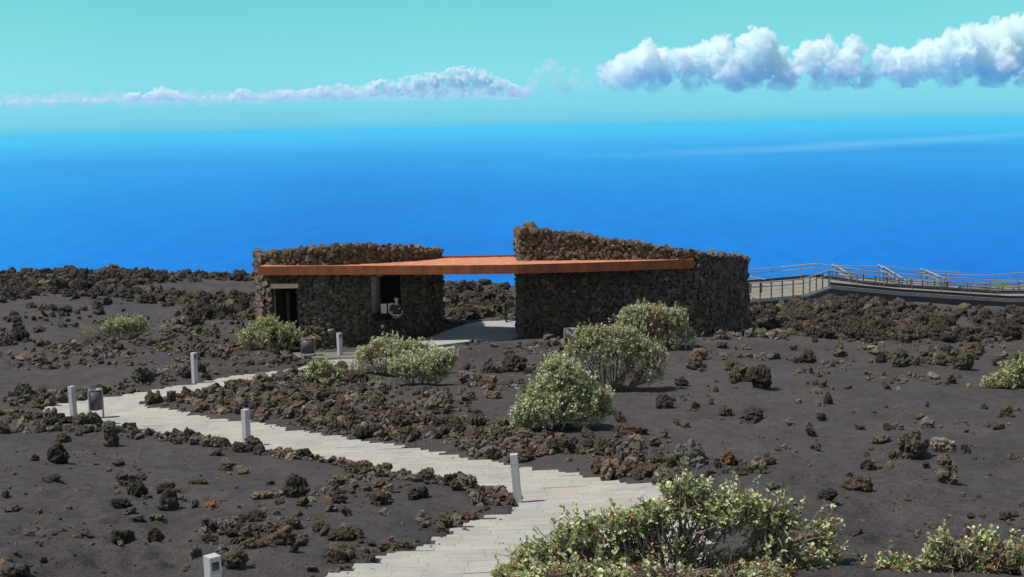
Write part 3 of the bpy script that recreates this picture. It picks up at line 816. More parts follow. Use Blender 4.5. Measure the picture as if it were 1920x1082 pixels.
mb = MB(); a = Vector((p0.x+0.08, mid.y+0.25, zc)); b = a+Vector((0.36, 0.55, 0)); mb.bar(a, b, 0.045, hd-0.12)
dl = child(mb.build('door', M_door, bld))
mb = MB(); mb.bar(a+(b-a)*0.72+Vector((0.045, -0.02, -0.1)), a+(b-a)*0.98+Vector((0.045, -0.02, -0.1)), 0.02, hd-0.25)
jb = mb.build('glass_panel', M_jamb, dl); jb.location = -BL - Vector(dl.location)
mb = MB(); mb.tube([a+(b-a)*0.9+Vector((0.02, -0.06, 0.05)), a+(b-a)*0.9+Vector((0.02, -0.06, 0.25))], 0.014, 6)
hh = mb.build('handle', M_steel, dl); hh.location = -BL - Vector(dl.location)

# ---- ticket window in the left block
q0 = Vector((*xy(697, 48.65), 0)); q1 = Vector((*xy(752, 49.12), 0)); wh = WIN_TOP-WIN_SILL; wz = (WIN_TOP+WIN_SILL)/2
mb = MB(); b0 = Vector((xy(713.5, 50.4)[0], 50.4, 0))
mb.bar(Vector((q0.x-0.05, q0.y+0.06, wz)), Vector((b0.x-0.02, b0.y, wz)), 0.05, wh+0.04)
mb.add([(q0.x-0.04, q0.y+0.02, WIN_TOP-0.01), (q0.x+0.98, q0.y+0.36, WIN_TOP-0.01), (q0.x+0.25, q0.y+1.0, WIN_TOP-0.01), (b0.x, b0.y, WIN_TOP-0.01)], [(0, 1, 2, 3)])
wreveal = child(mb.build('window_reveal', M_white, bld))
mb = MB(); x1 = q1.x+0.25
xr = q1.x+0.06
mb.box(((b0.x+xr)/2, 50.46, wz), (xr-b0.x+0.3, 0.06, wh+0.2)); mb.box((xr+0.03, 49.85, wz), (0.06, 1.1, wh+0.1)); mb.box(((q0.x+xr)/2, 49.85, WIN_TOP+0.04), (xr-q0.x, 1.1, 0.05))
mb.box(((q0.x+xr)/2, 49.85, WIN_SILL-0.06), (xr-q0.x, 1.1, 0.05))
child(mb.build('office_interior', M_black, bld))  # panels coloured black to stand for the unlit room
mb = MB(); ca = Vector((q0.x+0.02, q0.y-0.10, WIN_SILL+0.03)); cb = Vector((q1.x-0.1, q1.y-0.16, WIN_SILL+0.03)); mb.bar(ca, cb, 0.42, 0.06)
mb.bar(ca+Vector((0.05, 0.1, -0.13)), cb+Vector((-0.05, 0.1, -0.13)), 0.1, 0.2)
counter = child(mb.build('counter', M_black, bld, bevel=0.006))
CT = WIN_SILL+0.062
def notice(u, wpx, hpx, turn, label, seed):
    e = empty('notice_board', (0, 0, 0)); s = F/48.6; wv, hv = wpx/s, hpx/s
    x = at(u, 590, 48.62).x; y = q0.y+(x-q0.x)*(q1.y-q0.y)/(q1.x-q0.x)-0.14
    e.location = (x, y, CT); e.rotation_euler = (0, 0, turn)
    tag(e, label, 'notice', 'notices on the ticket counter')
    mb = MB(); mb.box((0, 0, hv/2), (wv, 0.02, hv)); mb.box((0, 0.05, hv*0.25), (wv*0.5, 0.10, 0.012)); mb.build('frame', M_black, e, bevel=0.003)
    mb = MB(); mb.box((0, -0.0125, hv/2), (wv*0.86, 0.004, hv*0.9)); pp = mb.build('sheet', M_paper, e)
    mb = MB(); rr = random.Random(seed)
    for k in range(9):
        ln = wv*0.7*rr.uniform(0.6, 1); mb.box((-wv*0.35+ln/2, -0.0155, hv*(0.86-k*0.085)), (ln, 0.002, hv*0.012))
    mb.build('print', M_ink, pp)
notice(719.5, 12.5, 20.5, 0.0, 'white printed notice in a black frame standing by the white window jamb', 1)
notice(732, 12, 20.5, R(12), 'white printed notice in a black frame standing nearest the attendant', 2)
e = empty('wall_plaque', (0, 0, 0)); pq = at(717.5, 612, 48.6); e.location = pq+Vector((0, -0.05, -0.08)); tag(e, 'small pale plaque fixed to the stones below the ticket window', 'plaque')
mb = MB(); mb.box((0, 0, 0.08), (0.15, 0.02, 0.16)); mb.build('plate', M_jamb, e, bevel=0.003)
mb = MB(); mb.box((0, -0.0125, 0.10), (0.11, 0.004, 0.07)); mb.build('sticker', M_paper, e)

# ------------------------------------------------------------------ path lights
def path_light(u, v, D, yaw, hgt, w, lean, label, see_recess=True):
    """yaw: direction of the face with the lamp recess, degrees from the camera-facing direction towards the right"""
    p = gp(u, v); p = at(u, v, p.y if D is None else D)
    zg = float(gz(p.x, p.y)[0]); p.z = min(p.z, zg+0.02)
    e = empty('path_light', p - Vector((0, 0, 0.0)), R(yaw))
    e.rotation_euler = Euler((0, R(lean), R(yaw)), 'ZYX') if False else Matrix.Rotation(R(lean), 3, 'Y').to_4x4().to_euler()
    e.rotation_euler = (Matrix.Rotation(R(lean), 3, 'Y') @ Matrix.Rotation(R(yaw), 3, 'Z')).to_euler()
    tag(e, label, 'path light', 'square metal path lights along the paved path')
    hh = w/2; zs = hgt*0.80
    mb = MB(); mb.box((0, 0, zs/2-0.15), (w, w, zs+0.3)); mb.build('post', M_post, e, bevel=0.004)
    # head: front is local -Y, with a hooded opening and a sloping reflector floor
    z0, z1 = zs+0.004, hgt; rz0, rz1 = zs+0.022, hgt-0.055; rx = hh*0.64; dp = w*0.62
    V = [(-hh,-hh,z0),(hh,-hh,z0),(hh,-hh,z1),(-hh,-hh,z1),(-hh,hh,z0),(hh,hh,z0),(hh,hh,z1),(-hh,hh,z1),
         (-rx,-hh,rz0),(rx,-hh,rz0),(rx,-hh,rz1),(-rx,-hh,rz1)]
    Fa = [(0,1,9,8),(1,2,10,9),(2,3,11,10),(3,0,8,11),(1,5,6,2),(5,4,7,6),(4,0,3,7),(3,2,6,7),(0,4,5,1)]
    mb = MB(); mb.add(V, Fa); head = mb.build('lamp_head', M_post, e)
    V = [(-rx,-hh,rz0),(rx,-hh,rz0),(rx,-hh,rz1),(-rx,-hh,rz1),(-rx,-hh+dp,rz1-0.03),(rx,-hh+dp,rz1-0.03),(rx,-hh+dp,rz1),(-rx,-hh+dp,rz1)]
    mb = MB(); mb.add(V, [(0,1,5,4),(1,2,6,5),(3,0,4,7),(2,3,7,6),(4,5,6,7)]); mb.build('lamp_recess', M_recess, head)
    return e
path_light(405, 1190, 13.5, 42, 0.90, 0.139, 0.0, 'nearest and largest square path light, at the bottom edge, lamp opening facing right')
path_light(972, 944, 21.0, 84, 0.90, 0.125, -4.0, 'pale grey square path light leaning left at the sharp bend of the path')
path_light(463, 837, 28.2, 232, 0.90, 0.139, 0.0, 'square path light in the rubble on the near edge of the diagonal stretch of path')
path_light(139, 783, 33.3, 239, 0.90, 0.139, -1.5, 'square path light beside the grey litter bin at the left turn of the path')
path_light(366, 719, 37.2, 53, 0.92, 0.139, 0.0, 'square path light on the far edge of the path, standing alone on the sand bank')
path_light(638, 671, 46.0, 42, 0.92, 0.150, -0.6, 'square path light with bare twigs in front of it near the stone building')

# ------------------------------------------------------------------ litter bins
def litter_bin(u, v, D, rad, hb, legs, yaw, label, clear=0.30, liner=False):
    p = at(u, v, D); p.z = float(gz(p.x, p.y)[0])
    e = empty('litter_bin', p, R(yaw)); tag(e, label, 'litter bin', 'grey metal litter bins')
    n = 28; zb, zt = clear, clear+hb; th_ = 0.014
    V = []; Fa = []
    for k in range(n):
        a = 2*math.pi*k/n; c, s = math.cos(a), math.sin(a)
        V += [(rad*c, rad*s, zb), (rad*c, rad*s, zt), ((rad-th_)*c, (rad-th_)*s, zt), ((rad-th_)*c, (rad-th_)*s, zb+0.03)]
    for k in range(n):
        j = (k+1) % n
        Fa += [(4*k, 4*j, 4*j+1, 4*k+1), (4*k+1, 4*j+1, 4*j+2, 4*k+2), (4*k+2, 4*j+2, 4*j+3, 4*k+3)]
    Fa += [tuple(4*k for k in range(n))[::-1], tuple(4*k+3 for k in range(n))]
    mb = MB(); mb.add(V, Fa); body = mb.build('bin_body', M_bin, e)
    for i_, q in enumerate(body.data.polygons): q.use_smooth = len(q.vertices) == 4 and i_ % 3 != 1
    mb = MB()
    for k in range(n):
        a = 2*math.pi*k/n; b = 2*math.pi*(k+1)/n
        mb.bar((rad*math.cos(a), rad*math.sin(a), zt+0.004), (rad*math.cos(b), rad*math.sin(b), zt+0.004), 0.026, 0.02)
    mb.build('rim', M_steel, body)
    for sx in (-1, 1):
        mb = MB(); mb.box((sx*(rad+0.02), 0, (zt-0.02)/2-0.15), (0.035, 0.06, zt+0.28)); lg = mb.build('post', M_steel, e, bevel=0.003)
        mb = MB(); mb.bar((sx*(rad+0.006), 0.04, zb+0.04), (sx*(rad+0.006), 0.04, zt-0.04), 0.03, 0.004)
        for k in range(9): mb.tube([(sx*(rad+0.006), 0.036, zb+0.05+k*hb/10), (sx*(rad+0.006), 0.052, zb+0.05+k*hb/10)], 0.008, 6)
        mb.build('bolt_strip', M_white, body)
    if liner:
        mb = MB(); mb.box((rad*0.55, -rad*0.3, zt+0.02), (0.13, 0.02, 0.09), Matrix.Rotation(R(25), 3, 'Y'))
        o = mb.build('litter', plain('orange_wrapper', (0.75,0.22,0.05), 0.6), None)
        o.location = p; o.rotation_euler = (0, 0, R(yaw)); tag(o, 'orange wrapper sticking out of the litter bin beside the door shrub', 'litter')
    return e
litter_bin(182, 791, 33.0, 0.155, 0.53, True, 35, 'grey cylindrical litter bin on two posts at the left turn of the path', 0.32)
litter_bin(578, 667, 46.3, 0.225, 0.55, True, 8, 'grey litter bin half behind the shrub next to the building door', 0.16, True)
litter_bin(1070, 646, 46.6, 0.225, 0.45, True, 20, 'grey litter bin sunk behind rocks against the right stone wall', 0.05)

# ------------------------------------------------------------------ metal walkways
def seg_points(pts, step):
    out = [Vector(pts[0])]; tot = 0
    P = [Vector(p) for p in pts]
    acc = 0; 
    for a, b in zip(P, P[1:]):
        L = (b-a).length; t = step-acc
        while t < L:
            out.append(a.lerp(b, t/L)); t += step
        acc = (acc+L) % step
    return out
def rails(parent, pts, h, post_step, pw, rail_r, n_wire=2, inward=None, name='handrail', mid=0.72):
    """a balustrade standing on the line pts"""
    up = Vector((0, 0, 1)); P = [Vector(p) for p in pts]
    for k_, hh in enumerate((h, h*mid)):
        mb = MB(); mb.tube([p+up*hh for p in P], rail_r if k_ == 0 else rail_r*0.75, 6); mb.build('handrail' if k_ == 0 else 'mid_rail', M_steel, parent)
    for q in seg_points(pts, post_step)[:60]:
        mb = MB(); mb.box(q+up*(h/2-0.1), (pw, pw*0.7, h+0.2)); mb.box(q+up*(h-0.06)+Vector((0, -0.05, 0)), (pw*0.6, 0.12, 0.03)); mb.build('post', M_beam if pw > 0.07 else M_steel, parent)
    mb = MB()
    for k in range(n_wire):
        z = h*mid*(k+1)/(n_wire+1); mb.tube([p+up*z for p in P], 0.011, 4)
    if n_wire: mb.build('rail_wires', M_steel, parent)
def deck_mesh(parent, near, far, th=0.08, name='deck'):
    k = len(near); V = [Vector(p) for p in near]+[Vector(p) for p in far]
    V = V+[p-Vector((0, 0, th)) for p in V]; Fa = []
    for i in range(k-1):
        Fa += [(i, i+1, k+i+1, k+i), (2*k+i, 3*k+i, 3*k+i+1, 2*k+i+1), (i, 2*k+i, 2*k+i+1, i+1), (k+i, k+i+1, 3*k+i+1, 3*k+i)]
    Fa += [(0, k, 3*k, 2*k), (k-1, 3*k-1, 4*k-1, 2*k-1)]
    mb = MB(); mb.add(V, Fa); return mb.build(name, M_deckp, parent)
def deck_material():
    m, nt, b = new_mat('deck_boards'); p = pos_n(nt)
    wv = N(nt, 'ShaderNodeTexWave', wave_type='BANDS', bands_direction='Y'); wv.inputs['Scale'].default_value = 2.2; wv.inputs['Distortion'].default_value = 0.3
    nt.links.new(p, wv.inputs['Vector'])
    n = noise_n(nt, 1.5, 4, 0.6, p)
    c = mix_n(nt, 1.0, ramp_n(nt, wv.outputs['Fac'], [(0.1, (0.55,0.52,0.48)), (0.35, (1,1,1))]), ramp_n(nt, n.outputs['Fac'], [(0.3, (0.20,0.187,0.17)), (0.7, (0.29,0.272,0.25))]), 'MULTIPLY')
    nt.links.new(c, b.inputs['Base Color']); b.inputs['Roughness'].default_value = 0.85
    return m
M_deckp = deck_material()
def world_line(px): return [at(u, v, D) for u, v, D in px]
UP = Vector((0, 0, 1))
# front walkway: a landing beside the building, then a ramp running right
near = world_line([(1385,563.5,83.5),(1404,561.5,84),(1454,557.5,85),(1504,553,86),(1556,535.6,89),(1640,543.5,91),(1691,548.5,92),(1758,552.5,93),(1827,557,94),(1892,561,95),(1960,561,96),(2080,559,98),(2260,556,101)])
far = []
for i, p in enumerate(near):
    dpt = 8.0 if i <= 3 else (5.0 if i == 4 else 3.2)
    far.append(p+Vector((0.2, dpt, 0.0)))
wk = empty('metal_walkway', near[5]); tag(wk, 'long grey metal walkway with railings running right from the stone building above the lava rocks', 'walkway')
WL = Vector(wk.location)
def rel(ps): return [Vector(p)-WL for p in ps]
nearL, farL = rel(near), rel(far)
deck_mesh(wk, nearL, farL)
mb = MB()
for a, b in zip(nearL, nearL[1:]): mb.bar(a+Vector((0, -0.06, -0.46)), b+Vector((0, -0.06, -0.46)), 0.10, 0.50)
mb.build('edge_beam', M_beam, wk)
mb = MB()
for a, b in zip(nearL, nearL[1:]):
    mb.bar(a+Vector((0, -0.08, -0.14)), b+Vector((0, -0.08, -0.14)), 0.16, 0.15)
mb.build('beam_flange', M_steel, wk)
mb = MB()
for a, b in zip(nearL[4:], nearL[5:]):
    mb.bar(a+Vector((0, 0.0, 0.11)), b+Vector((0, 0.0, 0.11)), 0.05, 0.16)
    mb.bar(a+Vector((0, -0.01, 0.215)), b+Vector((0, -0.01, 0.215)), 0.07, 0.05)
mb.build('kick_rail', M_beam, wk)
mb = MB()
for a, b in zip(farL, farL[1:]): mb.bar(a+Vector((0, 0.06, 0.10)), b+Vector((0, 0.06, 0.10)), 0.08, 0.30)
mb.build('far_edge_beam', M_beam, wk)
rails(wk, nearL[:5], 1.08, 0.92, 0.075, 0.045, 2)
rails(wk, nearL[4:], 1.02, 2.55, 0.06, 0.045, 2)
rails(wk, farL[:5], 1.02, 2.3, 0.045, 0.042, 2)
rails(wk, farL[4:], 1.02, 2.55, 0.045, 0.042, 2)
for q in (nearL[-1], nearL[-2], nearL[9], nearL[6]):
    g_ = float(zbase(q.x+WL.x, q.y+WL.y+0.6)); mb = MB(); z1 = q.z-0.6; z0 = g_-WL.z-0.8
    mb.box((q.x, q.y+0.6, (z0+z1)/2), (0.22, 0.22, z1-z0)); mb.build('pillar', M_beam, wk)
# small bench-like inner rail on the landing, half hidden behind the building
ib = empty('barrier_rail', at(1404, 556, 87)); tag(ib, 'short inner barrier rail on the walkway landing right beside the stone building', 'railing')
q0_, q1_ = Vector((-0.6, 0, 0)), Vector((1.15, 0.5, 0))
rails(ib, [q0_, q1_], 0.92, 0.8, 0.09, 0.035, 0); mb = MB(); mb.bar(q0_+UP*0.12, q1_+UP*0.12, 0.3, 0.10); mb.build('plinth', M_beam, ib)
mb = MB(); mb.tube([q0_+Vector((0, 2.2, 1.3)), q1_+Vector((0.3, 1.2, 0.95))], 0.035, 6); mb.build('sloping_rail', M_steel, ib)

def platform(name, label, nr_px, fr_px, posts_near, posts_far, w_):
    nr_, fr_ = world_line(nr_px), world_line(fr_px)
    e = empty(name, nr_[0]); tag(e, label, 'platform'); L0 = Vector(e.location)
    a, b = [p-L0 for p in nr_], [p-L0 for p in fr_]
    deck_mesh(e, a, b)
    mb = MB()
    for p, q in zip(a, a[1:]): mb.bar(p+Vector((0, -0.05, -0.22)), q+Vector((0, -0.05, -0.22)), 0.08, 0.30)
    for p, q in zip(b, b[1:]): mb.bar(p+Vector((0, 0.05, -0.10)), q+Vector((0, 0.05, -0.10)), 0.08, 0.25)
    mb.build('edge_beam', M_beam, e)
    if posts_near: rails(e, a, 0.72, posts_near, 0.08, 0.042, 1)
    if posts_far: rails(e, b, 1.03, posts_far, 0.045, 0.042, 2)
    for p in (a[0], a[-1], a[len(a)//2], b[0]):
        g_ = float(zbase(p.x+L0.x, p.y+L0.y)); mb = MB(); mb.box((p.x, p.y+0.2, (p.z-0.3+g_-L0.z-1)/2), (0.16, 0.16, abs(p.z-0.3-(g_-L0.z-1)))); mb.build('pillar', M_beam, e)
    return e
platform('viewing_platform', 'pale boarded viewing deck with railings behind the first bend of the walkway',
         [(1568,527,97.5),(1600,531,97),(1660,536,98),(1720,541,99),(1790,545,100)], [(1566,523,101.5),(1600,522.5,102),(1655,522.5,103),(1735,530,104),(1800,535,105)], 1.1, 2.6, 3)
platform('curved_ramp', 'curving metal ramp with overlapping railings at the far right of the walkways',
         [(1700,541,103),(1760,545,102),(1830,547,102),(1900,546,103),(1975,541,104),(2110,536,107),(2240,534,110)], [(1720,534,106),(1780,538,106),(1850,539,106.5),(1900,535,108),(1975,529,109),(2090,526,111),(2220,525,114)], 1.6, 2.4, 3)
platform('lower_walkway', 'low pale walkway strip between the front walkway and the curving ramp',
         [(1800,552,98.5),(1850,554.5,98.5),(1900,555,99),(1975,552,100)], [(1790,547,100.5),(1850,549.5,100.5),(1900,549,101),(1975,546,102)], 2.2, 0, 3)
def stair_rail(pa, pb, label):
    a, b = at(*pa), at(*pb); e = empty('stair_railing', a-UP*1.0); tag(e, label, 'railing', 'sloping stair railings on the viewing deck')
    L0 = Vector(e.location)
    for off in (Vector((0, 0, 0)), Vector((-0.12, 0.8, 0.02))):
        mb = MB(); mb.tube([a-L0+off, b-L0+off], 0.05, 6); mb.build('handrail', M_steel, e)
        mb = MB(); mb.tube([a-L0+off-UP*0.33, b-L0+off-UP*0.33], 0.035, 6); mb.build('mid_rail', M_steel, e)
        for t in (0.04, 0.35, 0.66, 0.97):
            q = a.lerp(b, t)-L0+off; mb = MB(); mb.box(q-UP*0.52, (0.05, 0.05, 1.04)); mb.build('post', M_beam, e)
stair_rail((1567,497.5,100), (1606,523,97.5), 'leftmost sloping stair railing, at the left end of the viewing deck')
stair_rail((1655,499,102), (1702,528,98.5), 'middle sloping stair railing on the viewing deck')
stair_rail((1735,506.5,104), (1772,522,102), 'rightmost sloping stair railing, by the start of the curving ramp')
# short railing in the passage through the building
pr = empty('metal_railing', at(949.5, 606, 52.2)); tag(pr, 'short dark metal railing at the back of the passage between the stone blocks', 'railing')
a, b = Vector((0, 0, 0)), Vector((1.0, 0.35, 0.05)); b2 = b+Vector((0, 0, 0))
for t in (0.0, 0.98):
    mb = MB(); q = a.lerp(b2, t); mb.box(q+UP*0.38, (0.07, 0.05, 0.92)); mb.build('post', M_black, pr)
mb = MB(); mb.bar(a+UP*0.84, b2+UP*0.92, 0.05, 0.04); mb.build('handrail', M_beam, pr)
mb = MB(); mb.bar(a+UP*0.70+Vector((0.03, 0, 0)), b2+UP*0.79, 0.02, 0.20); mb.build('rail_panel', plain('blue_grey_panel', (0.09,0.12,0.19), 0.4), pr)
mb = MB(); mb.bar(a+UP*0.06, b2+UP*0.10, 0.03, 0.03); mb.build('lower_rail', M_beam, pr)

# ------------------------------------------------------------------ lava rocks
TONES = {'dark': (0.072,0.064,0.059), 'brown': (0.126,0.109,0.095), 'tan': (0.215,0.185,0.155), 'grey': (0.190,0.183,0.180), 'pale': (0.36,0.33,0.30), 'reddish': (0.24,0.135,0.10)}
def clinker(seed, kind):
    g = random.Random(seed); bm = bmesh.new()
    nl = {'lump': 1, 'craggy': 3, 'heap': 6, 'slab': 2, 'tall': 3}[kind]
    for i in range(nl):
        if kind == 'heap': c = (g.uniform(-0.75, 0.75), g.uniform(-0.5, 0.5), g.uniform(-0.1, 0.25)); r = g.uniform(0.28, 0.5)
        elif kind == 'tall': c = (g.uniform(-0.2, 0.2), g.uniform(-0.2, 0.2), -0.2+0.5*i); r = 0.62-0.12*i
        elif kind == 'craggy': c = (g.uniform(-0.45, 0.45), g.uniform(-0.35, 0.35), g.uniform(-0.1, 0.3)); r = g.uniform(0.45, 0.7)
        elif kind == 'slab': c = (-0.4+0.7*i, g.uniform(-0.2, 0.2), 0); r = g.uniform(0.5, 0.65)
        else: c = (0, 0, 0); r = 0.8
        v, f = facet_rock(3, seed*13+i, 9, 0.0, 0.0, 0.25)
        vs = [bm.verts.new(Vector(q)*r+Vector(c)) for q in v]
        for q in f: bm.faces.new([vs[k] for k in q])
    me = bpy.data.meshes.new('raw'); bm.to_mesh(me); bm.free(); o = bpy.data.objects.new('raw', me); link(o)
    m = o.modifiers.new('r', 'REMESH'); m.mode = 'VOXEL'; m.voxel_size = 0.052
    dg = bpy.context.evaluated_depsgraph_get(); dg.update(); me2 = bpy.data.meshes.new_from_object(o.evaluated_get(dg)); bpy.data.objects.remove(o)
    n = len(me2.vertices); co = np.empty(n*3, np.float32); me2.vertices.foreach_get('co', co); co = co.reshape(-1, 3).astype(float)
    no = np.empty(n*3, np.float32); me2.vertices.foreach_get('normal', no); no = no.reshape(-1, 3)
    d = 0.20*ridged(co*1.7+seed, 3)-0.10+0.14*fbm(co*3.6+seed*2, 3)+0.085*ridged(co*6.0+seed*3, 2)-0.20*np.maximum(0, perlin(co*2.6+seed*5)-0.1)+0.04*perlin(co*15)
    co = co+no*d[:, None]
    lo, hi = co.min(0), co.max(0); c = (lo+hi)/2; s = (hi-lo)
    co[:, 0] = (co[:, 0]-c[0])/s[0]; co[:, 1] = (co[:, 1]-c[1])/s[1]; co[:, 2] = (co[:, 2]-lo[2])/s[2]*1.28-0.28
    me2.vertices.foreach_set('co', co.astype(np.float32).ravel()); me2.update(); me2.materials.clear(); me2.materials.append(M_rock); me2.name = 'lava_rock'
    return me2
PROTO = {}
for k_, kind in enumerate(('lump', 'craggy', 'heap', 'slab', 'tall')):
    PROTO[kind] = [clinker(200+k_*10+i, kind) for i in range({'lump': 5, 'craggy': 7, 'heap': 6, 'slab': 3, 'tall': 3}[kind])]
def proto_arr(me):
    n = len(me.vertices); co = np.empty(n*3, np.float32); me.vertices.foreach_get('co', co)
    f = np.empty(len(me.polygons)*4, np.int32); 
    return co.reshape(-1, 3)
LOW = []; MID = []
for i in range(64):
    v, f = facet_rock(2 if i < 40 else 3, 700+i, 7, 0.34, 0.16, 0.40); gj = np.random.default_rng(i); v = v*(1+gj.normal(size=(len(v), 1))*(0.10 if i < 40 else 0.045)); v = v*np.array([1, np.random.default_rng(i).uniform(0.7, 1.0), np.random.default_rng(i).uniform(0.55, 0.95)])
    lo, hi = v.min(0), v.max(0); v = (v-(lo+hi)/2)/(hi-lo); v[:, 2] = (v[:, 2]+0.5)*1.28-0.28; (LOW if i < 40 else MID).append((v, f))

# photo measurements: u, v of the foot, width, height in photo pixels, tone, build
RK = [(1360,772,28,20,'brown','lump'),(1415,784,64,30,'dark','heap'),(1483,791,19,11,'tan','lump'),(1525,816,26,17,'brown','lump'),(1541,789,21,16,'dark','craggy'),(1554,752,18,21,'dark','tall'),
(1614,801,20,12,'brown','lump'),(1672,806,28,13,'dark','slab'),(1682,797,13,9,'grey','lump'),(1658,831,40,16,'brown','heap'),(1720,861,68,50,'brown','craggy'),(1774,849,52,28,'pale','slab'),(1780,919,48,55,'tan','tall'),
(1631,892,33,20,'dark','craggy'),(1592,906,20,11,'brown','lump'),(1616,905,25,7,'brown','slab'),(1610,940,60,28,'brown','craggy'),(1555,962,37,23,'dark','craggy'),(1635,974,20,10,'brown','lump'),(1573,991,11,8,'brown','lump'),
(1608,1021,19,10,'dark','slab'),(1725,781,20,10,'brown','lump'),(1889,783,28,22,'brown','craggy'),(1848,765,22,9,'dark','craggy'),(1876,814,27,14,'brown','craggy'),(1739,760,10,11,'dark','tall'),(1900,855,18,9,'tan','lump'),(1439,863,12,9,'brown','lump'),
(1330,909,19,15,'brown','lump'),(1348,890,19,19,'brown','craggy'),(1368,882,32,25,'reddish','craggy'),(1393,884,16,14,'brown','lump'),(1400,897,42,18,'brown','heap'),(1445,880,26,13,'dark','slab'),(1394,917,19,12,'dark','lump'),(1432,907,23,13,'brown','craggy'),(1457,952,35,11,'brown','heap'),
(922,702,38,22,'brown','heap'),(963,698,50,32,'dark','craggy'),(943,727,17,10,'grey','lump'),(1248,759,38,26,'dark','craggy'),(1284,795,27,14,'brown','lump'),(1270,792,16,12,'brown','lump'),(1279,719,26,13,'dark','craggy'),(1343,736,13,11,'dark','lump'),
(1428,731,48,42,'dark','craggy'),(1395,717,50,36,'brown','heap'),(1375,694,32,19,'brown','craggy'),(1302,687,32,20,'brown','craggy'),(1162,787,27,20,'brown','craggy'),(935,834,30,22,'brown','lump'),(1191,814,50,17,'brown','heap'),(1244,817,20,18,'brown','craggy'),
(1105,847,30,19,'brown','craggy'),(1102,827,28,15,'brown','craggy'),(1156,858,36,26,'brown','lump'),(1153,874,30,16,'brown','craggy'),(1283,864,20,34,'tan','tall'),(1311,858,38,19,'brown','heap'),(1050,861,19,13,'dark','lump'),(992,867,15,13,'grey','lump'),(1052,831,24,16,'tan','craggy'),
(1207,875,14,11,'brown','lump'),(1235,868,22,16,'brown','craggy'),(1172,894,16,10,'brown','lump'),(1571,624,48,25,'dark','heap'),(1599,630,36,28,'dark','craggy'),(1627,636,24,17,'brown','lump'),(1650,630,36,28,'dark','craggy'),(1554,599,30,17,'dark','craggy'),
(1488,655,20,12,'brown','lump'),(1529,648,13,13,'dark','craggy'),(1574,654,14,13,'brown','lump'),(1578,671,27,17,'brown','craggy'),(1518,682,26,25,'dark','craggy'),(1497,681,18,12,'dark','lump'),(1641,667,28,16,'grey','lump'),(1656,682,17,20,'dark','tall'),
(1692,689,42,34,'brown','craggy'),(1719,690,20,18,'brown','lump'),(1769,688,30,22,'brown','craggy'),(1810,700,48,38,'brown','craggy'),(1769,661,18,10,'dark','lump'),(1884,679,20,14,'tan','lump'),(1910,681,24,18,'brown','craggy'),(1629,702,18,9,'pale','slab'),
(1592,727,14,8,'dark','lump'),(1532,735,23,9,'brown','lump'),(1810,579,28,9,'brown','slab'),(207,832,30,38,'brown','tall'),(117,827,30,18,'dark','craggy'),(104,873,52,38,'dark','craggy'),(63,870,22,14,'dark','lump'),(27,804,19,7,'dark','lump'),(92,906,38,11,'dark','slab'),
(220,879,24,11,'brown','lump'),(232,909,46,22,'brown','craggy'),(250,936,45,30,'dark','heap'),(312,953,42,40,'brown','craggy'),(307,922,38,19,'dark','craggy'),(222,952,36,17,'dark','heap'),(391,955,28,14,'reddish','slab'),(365,950,18,16,'dark','lump'),(365,911,38,13,'brown','slab'),
(422,887,33,17,'brown','craggy'),(455,895,28,13,'tan','lump'),(490,939,47,15,'tan','slab'),(553,941,52,44,'brown','craggy'),(567,957,25,17,'brown','lump'),(505,913,22,9,'brown','lump'),(256,976,28,16,'brown','craggy'),(290,975,34,9,'tan','slab'),(20,971,38,11,'brown','heap'),(72,979,17,9,'brown','lump'),
(8,941,17,12,'dark','lump'),(226,1020,46,30,'dark','heap'),(168,1017,17,9,'dark','lump'),(368,1050,22,26,'brown','tall'),(343,1075,24,14,'brown','craggy'),(25,1086,48,20,'brown','heap'),(368,842,35,19,'grey','slab'),(354,830,28,26,'brown','craggy'),(92,799,32,15,'dark','slab'),(406,860,20,9,'dark','slab'),
(427,869,27,11,'tan','slab'),(544,872,23,12,'pale','lump'),(531,1015,30,22,'brown','craggy'),(474,1043,42,18,'brown','heap'),(566,1034,28,20,'brown','craggy'),(550,1052,24,16,'brown','craggy'),(607,1008,22,18,'brown','lump'),(648,974,22,22,'brown','craggy'),(648,995,20,11,'grey','lump'),(672,1020,22,20,'brown','craggy'),
(584,1077,24,14,'brown','craggy'),(721,978,20,13,'tan','lump'),(852,936,28,22,'brown','craggy'),(712,928,28,14,'brown','craggy'),(784,945,40,20,'dark','heap'),(939,924,28,13,'dark','slab'),(803,911,60,20,'brown','heap'),(764,901,22,16,'brown','craggy'),(718,892,36,20,'brown','craggy'),(660,898,40,18,'brown','heap'),(731,1021,16,10,'reddish','lump'),
(892,847,22,14,'brown','craggy'),(851,819,16,14,'grey','lump'),(274,723,28,22,'brown','lump'),(194,661,18,16,'dark','craggy'),(73,648,24,12,'brown','craggy'),(44,678,28,10,'dark','heap'),(56,575,24,10,'dark','craggy'),(79,581,24,12,'dark','craggy'),(101,583,22,11,'dark','craggy'),(124,588,26,13,'dark','craggy'),
(272,568,34,20,'dark','craggy'),(300,567,28,18,'dark','craggy'),(319,560,24,14,'dark','lump'),(186,537,28,11,'dark','craggy'),(69,622,25,9,'dark','craggy'),(1160,713,20,10,'tan','slab'),(455,745,30,16,'grey','lump'),(505,770,36,18,'brown','craggy'),(560,752,30,18,'brown','craggy'),(640,765,30,20,'brown','craggy'),(760,795,30,18,'brown','craggy'),(700,770,26,16,'brown','lump'),
(880,752,30,18,'brown','craggy'),(620,726,26,12,'grey','slab'),(705,727,30,16,'tan','slab'),(672,722,34,18,'brown','craggy'),(1350,577,30,14,'dark','craggy'),(1045,650,22,12,'grey','lump')]
rocks = []
rg = np.random.default_rng(21)
gpts = ground_pts([r[0] for r in RK], [r[1] for r in RK])
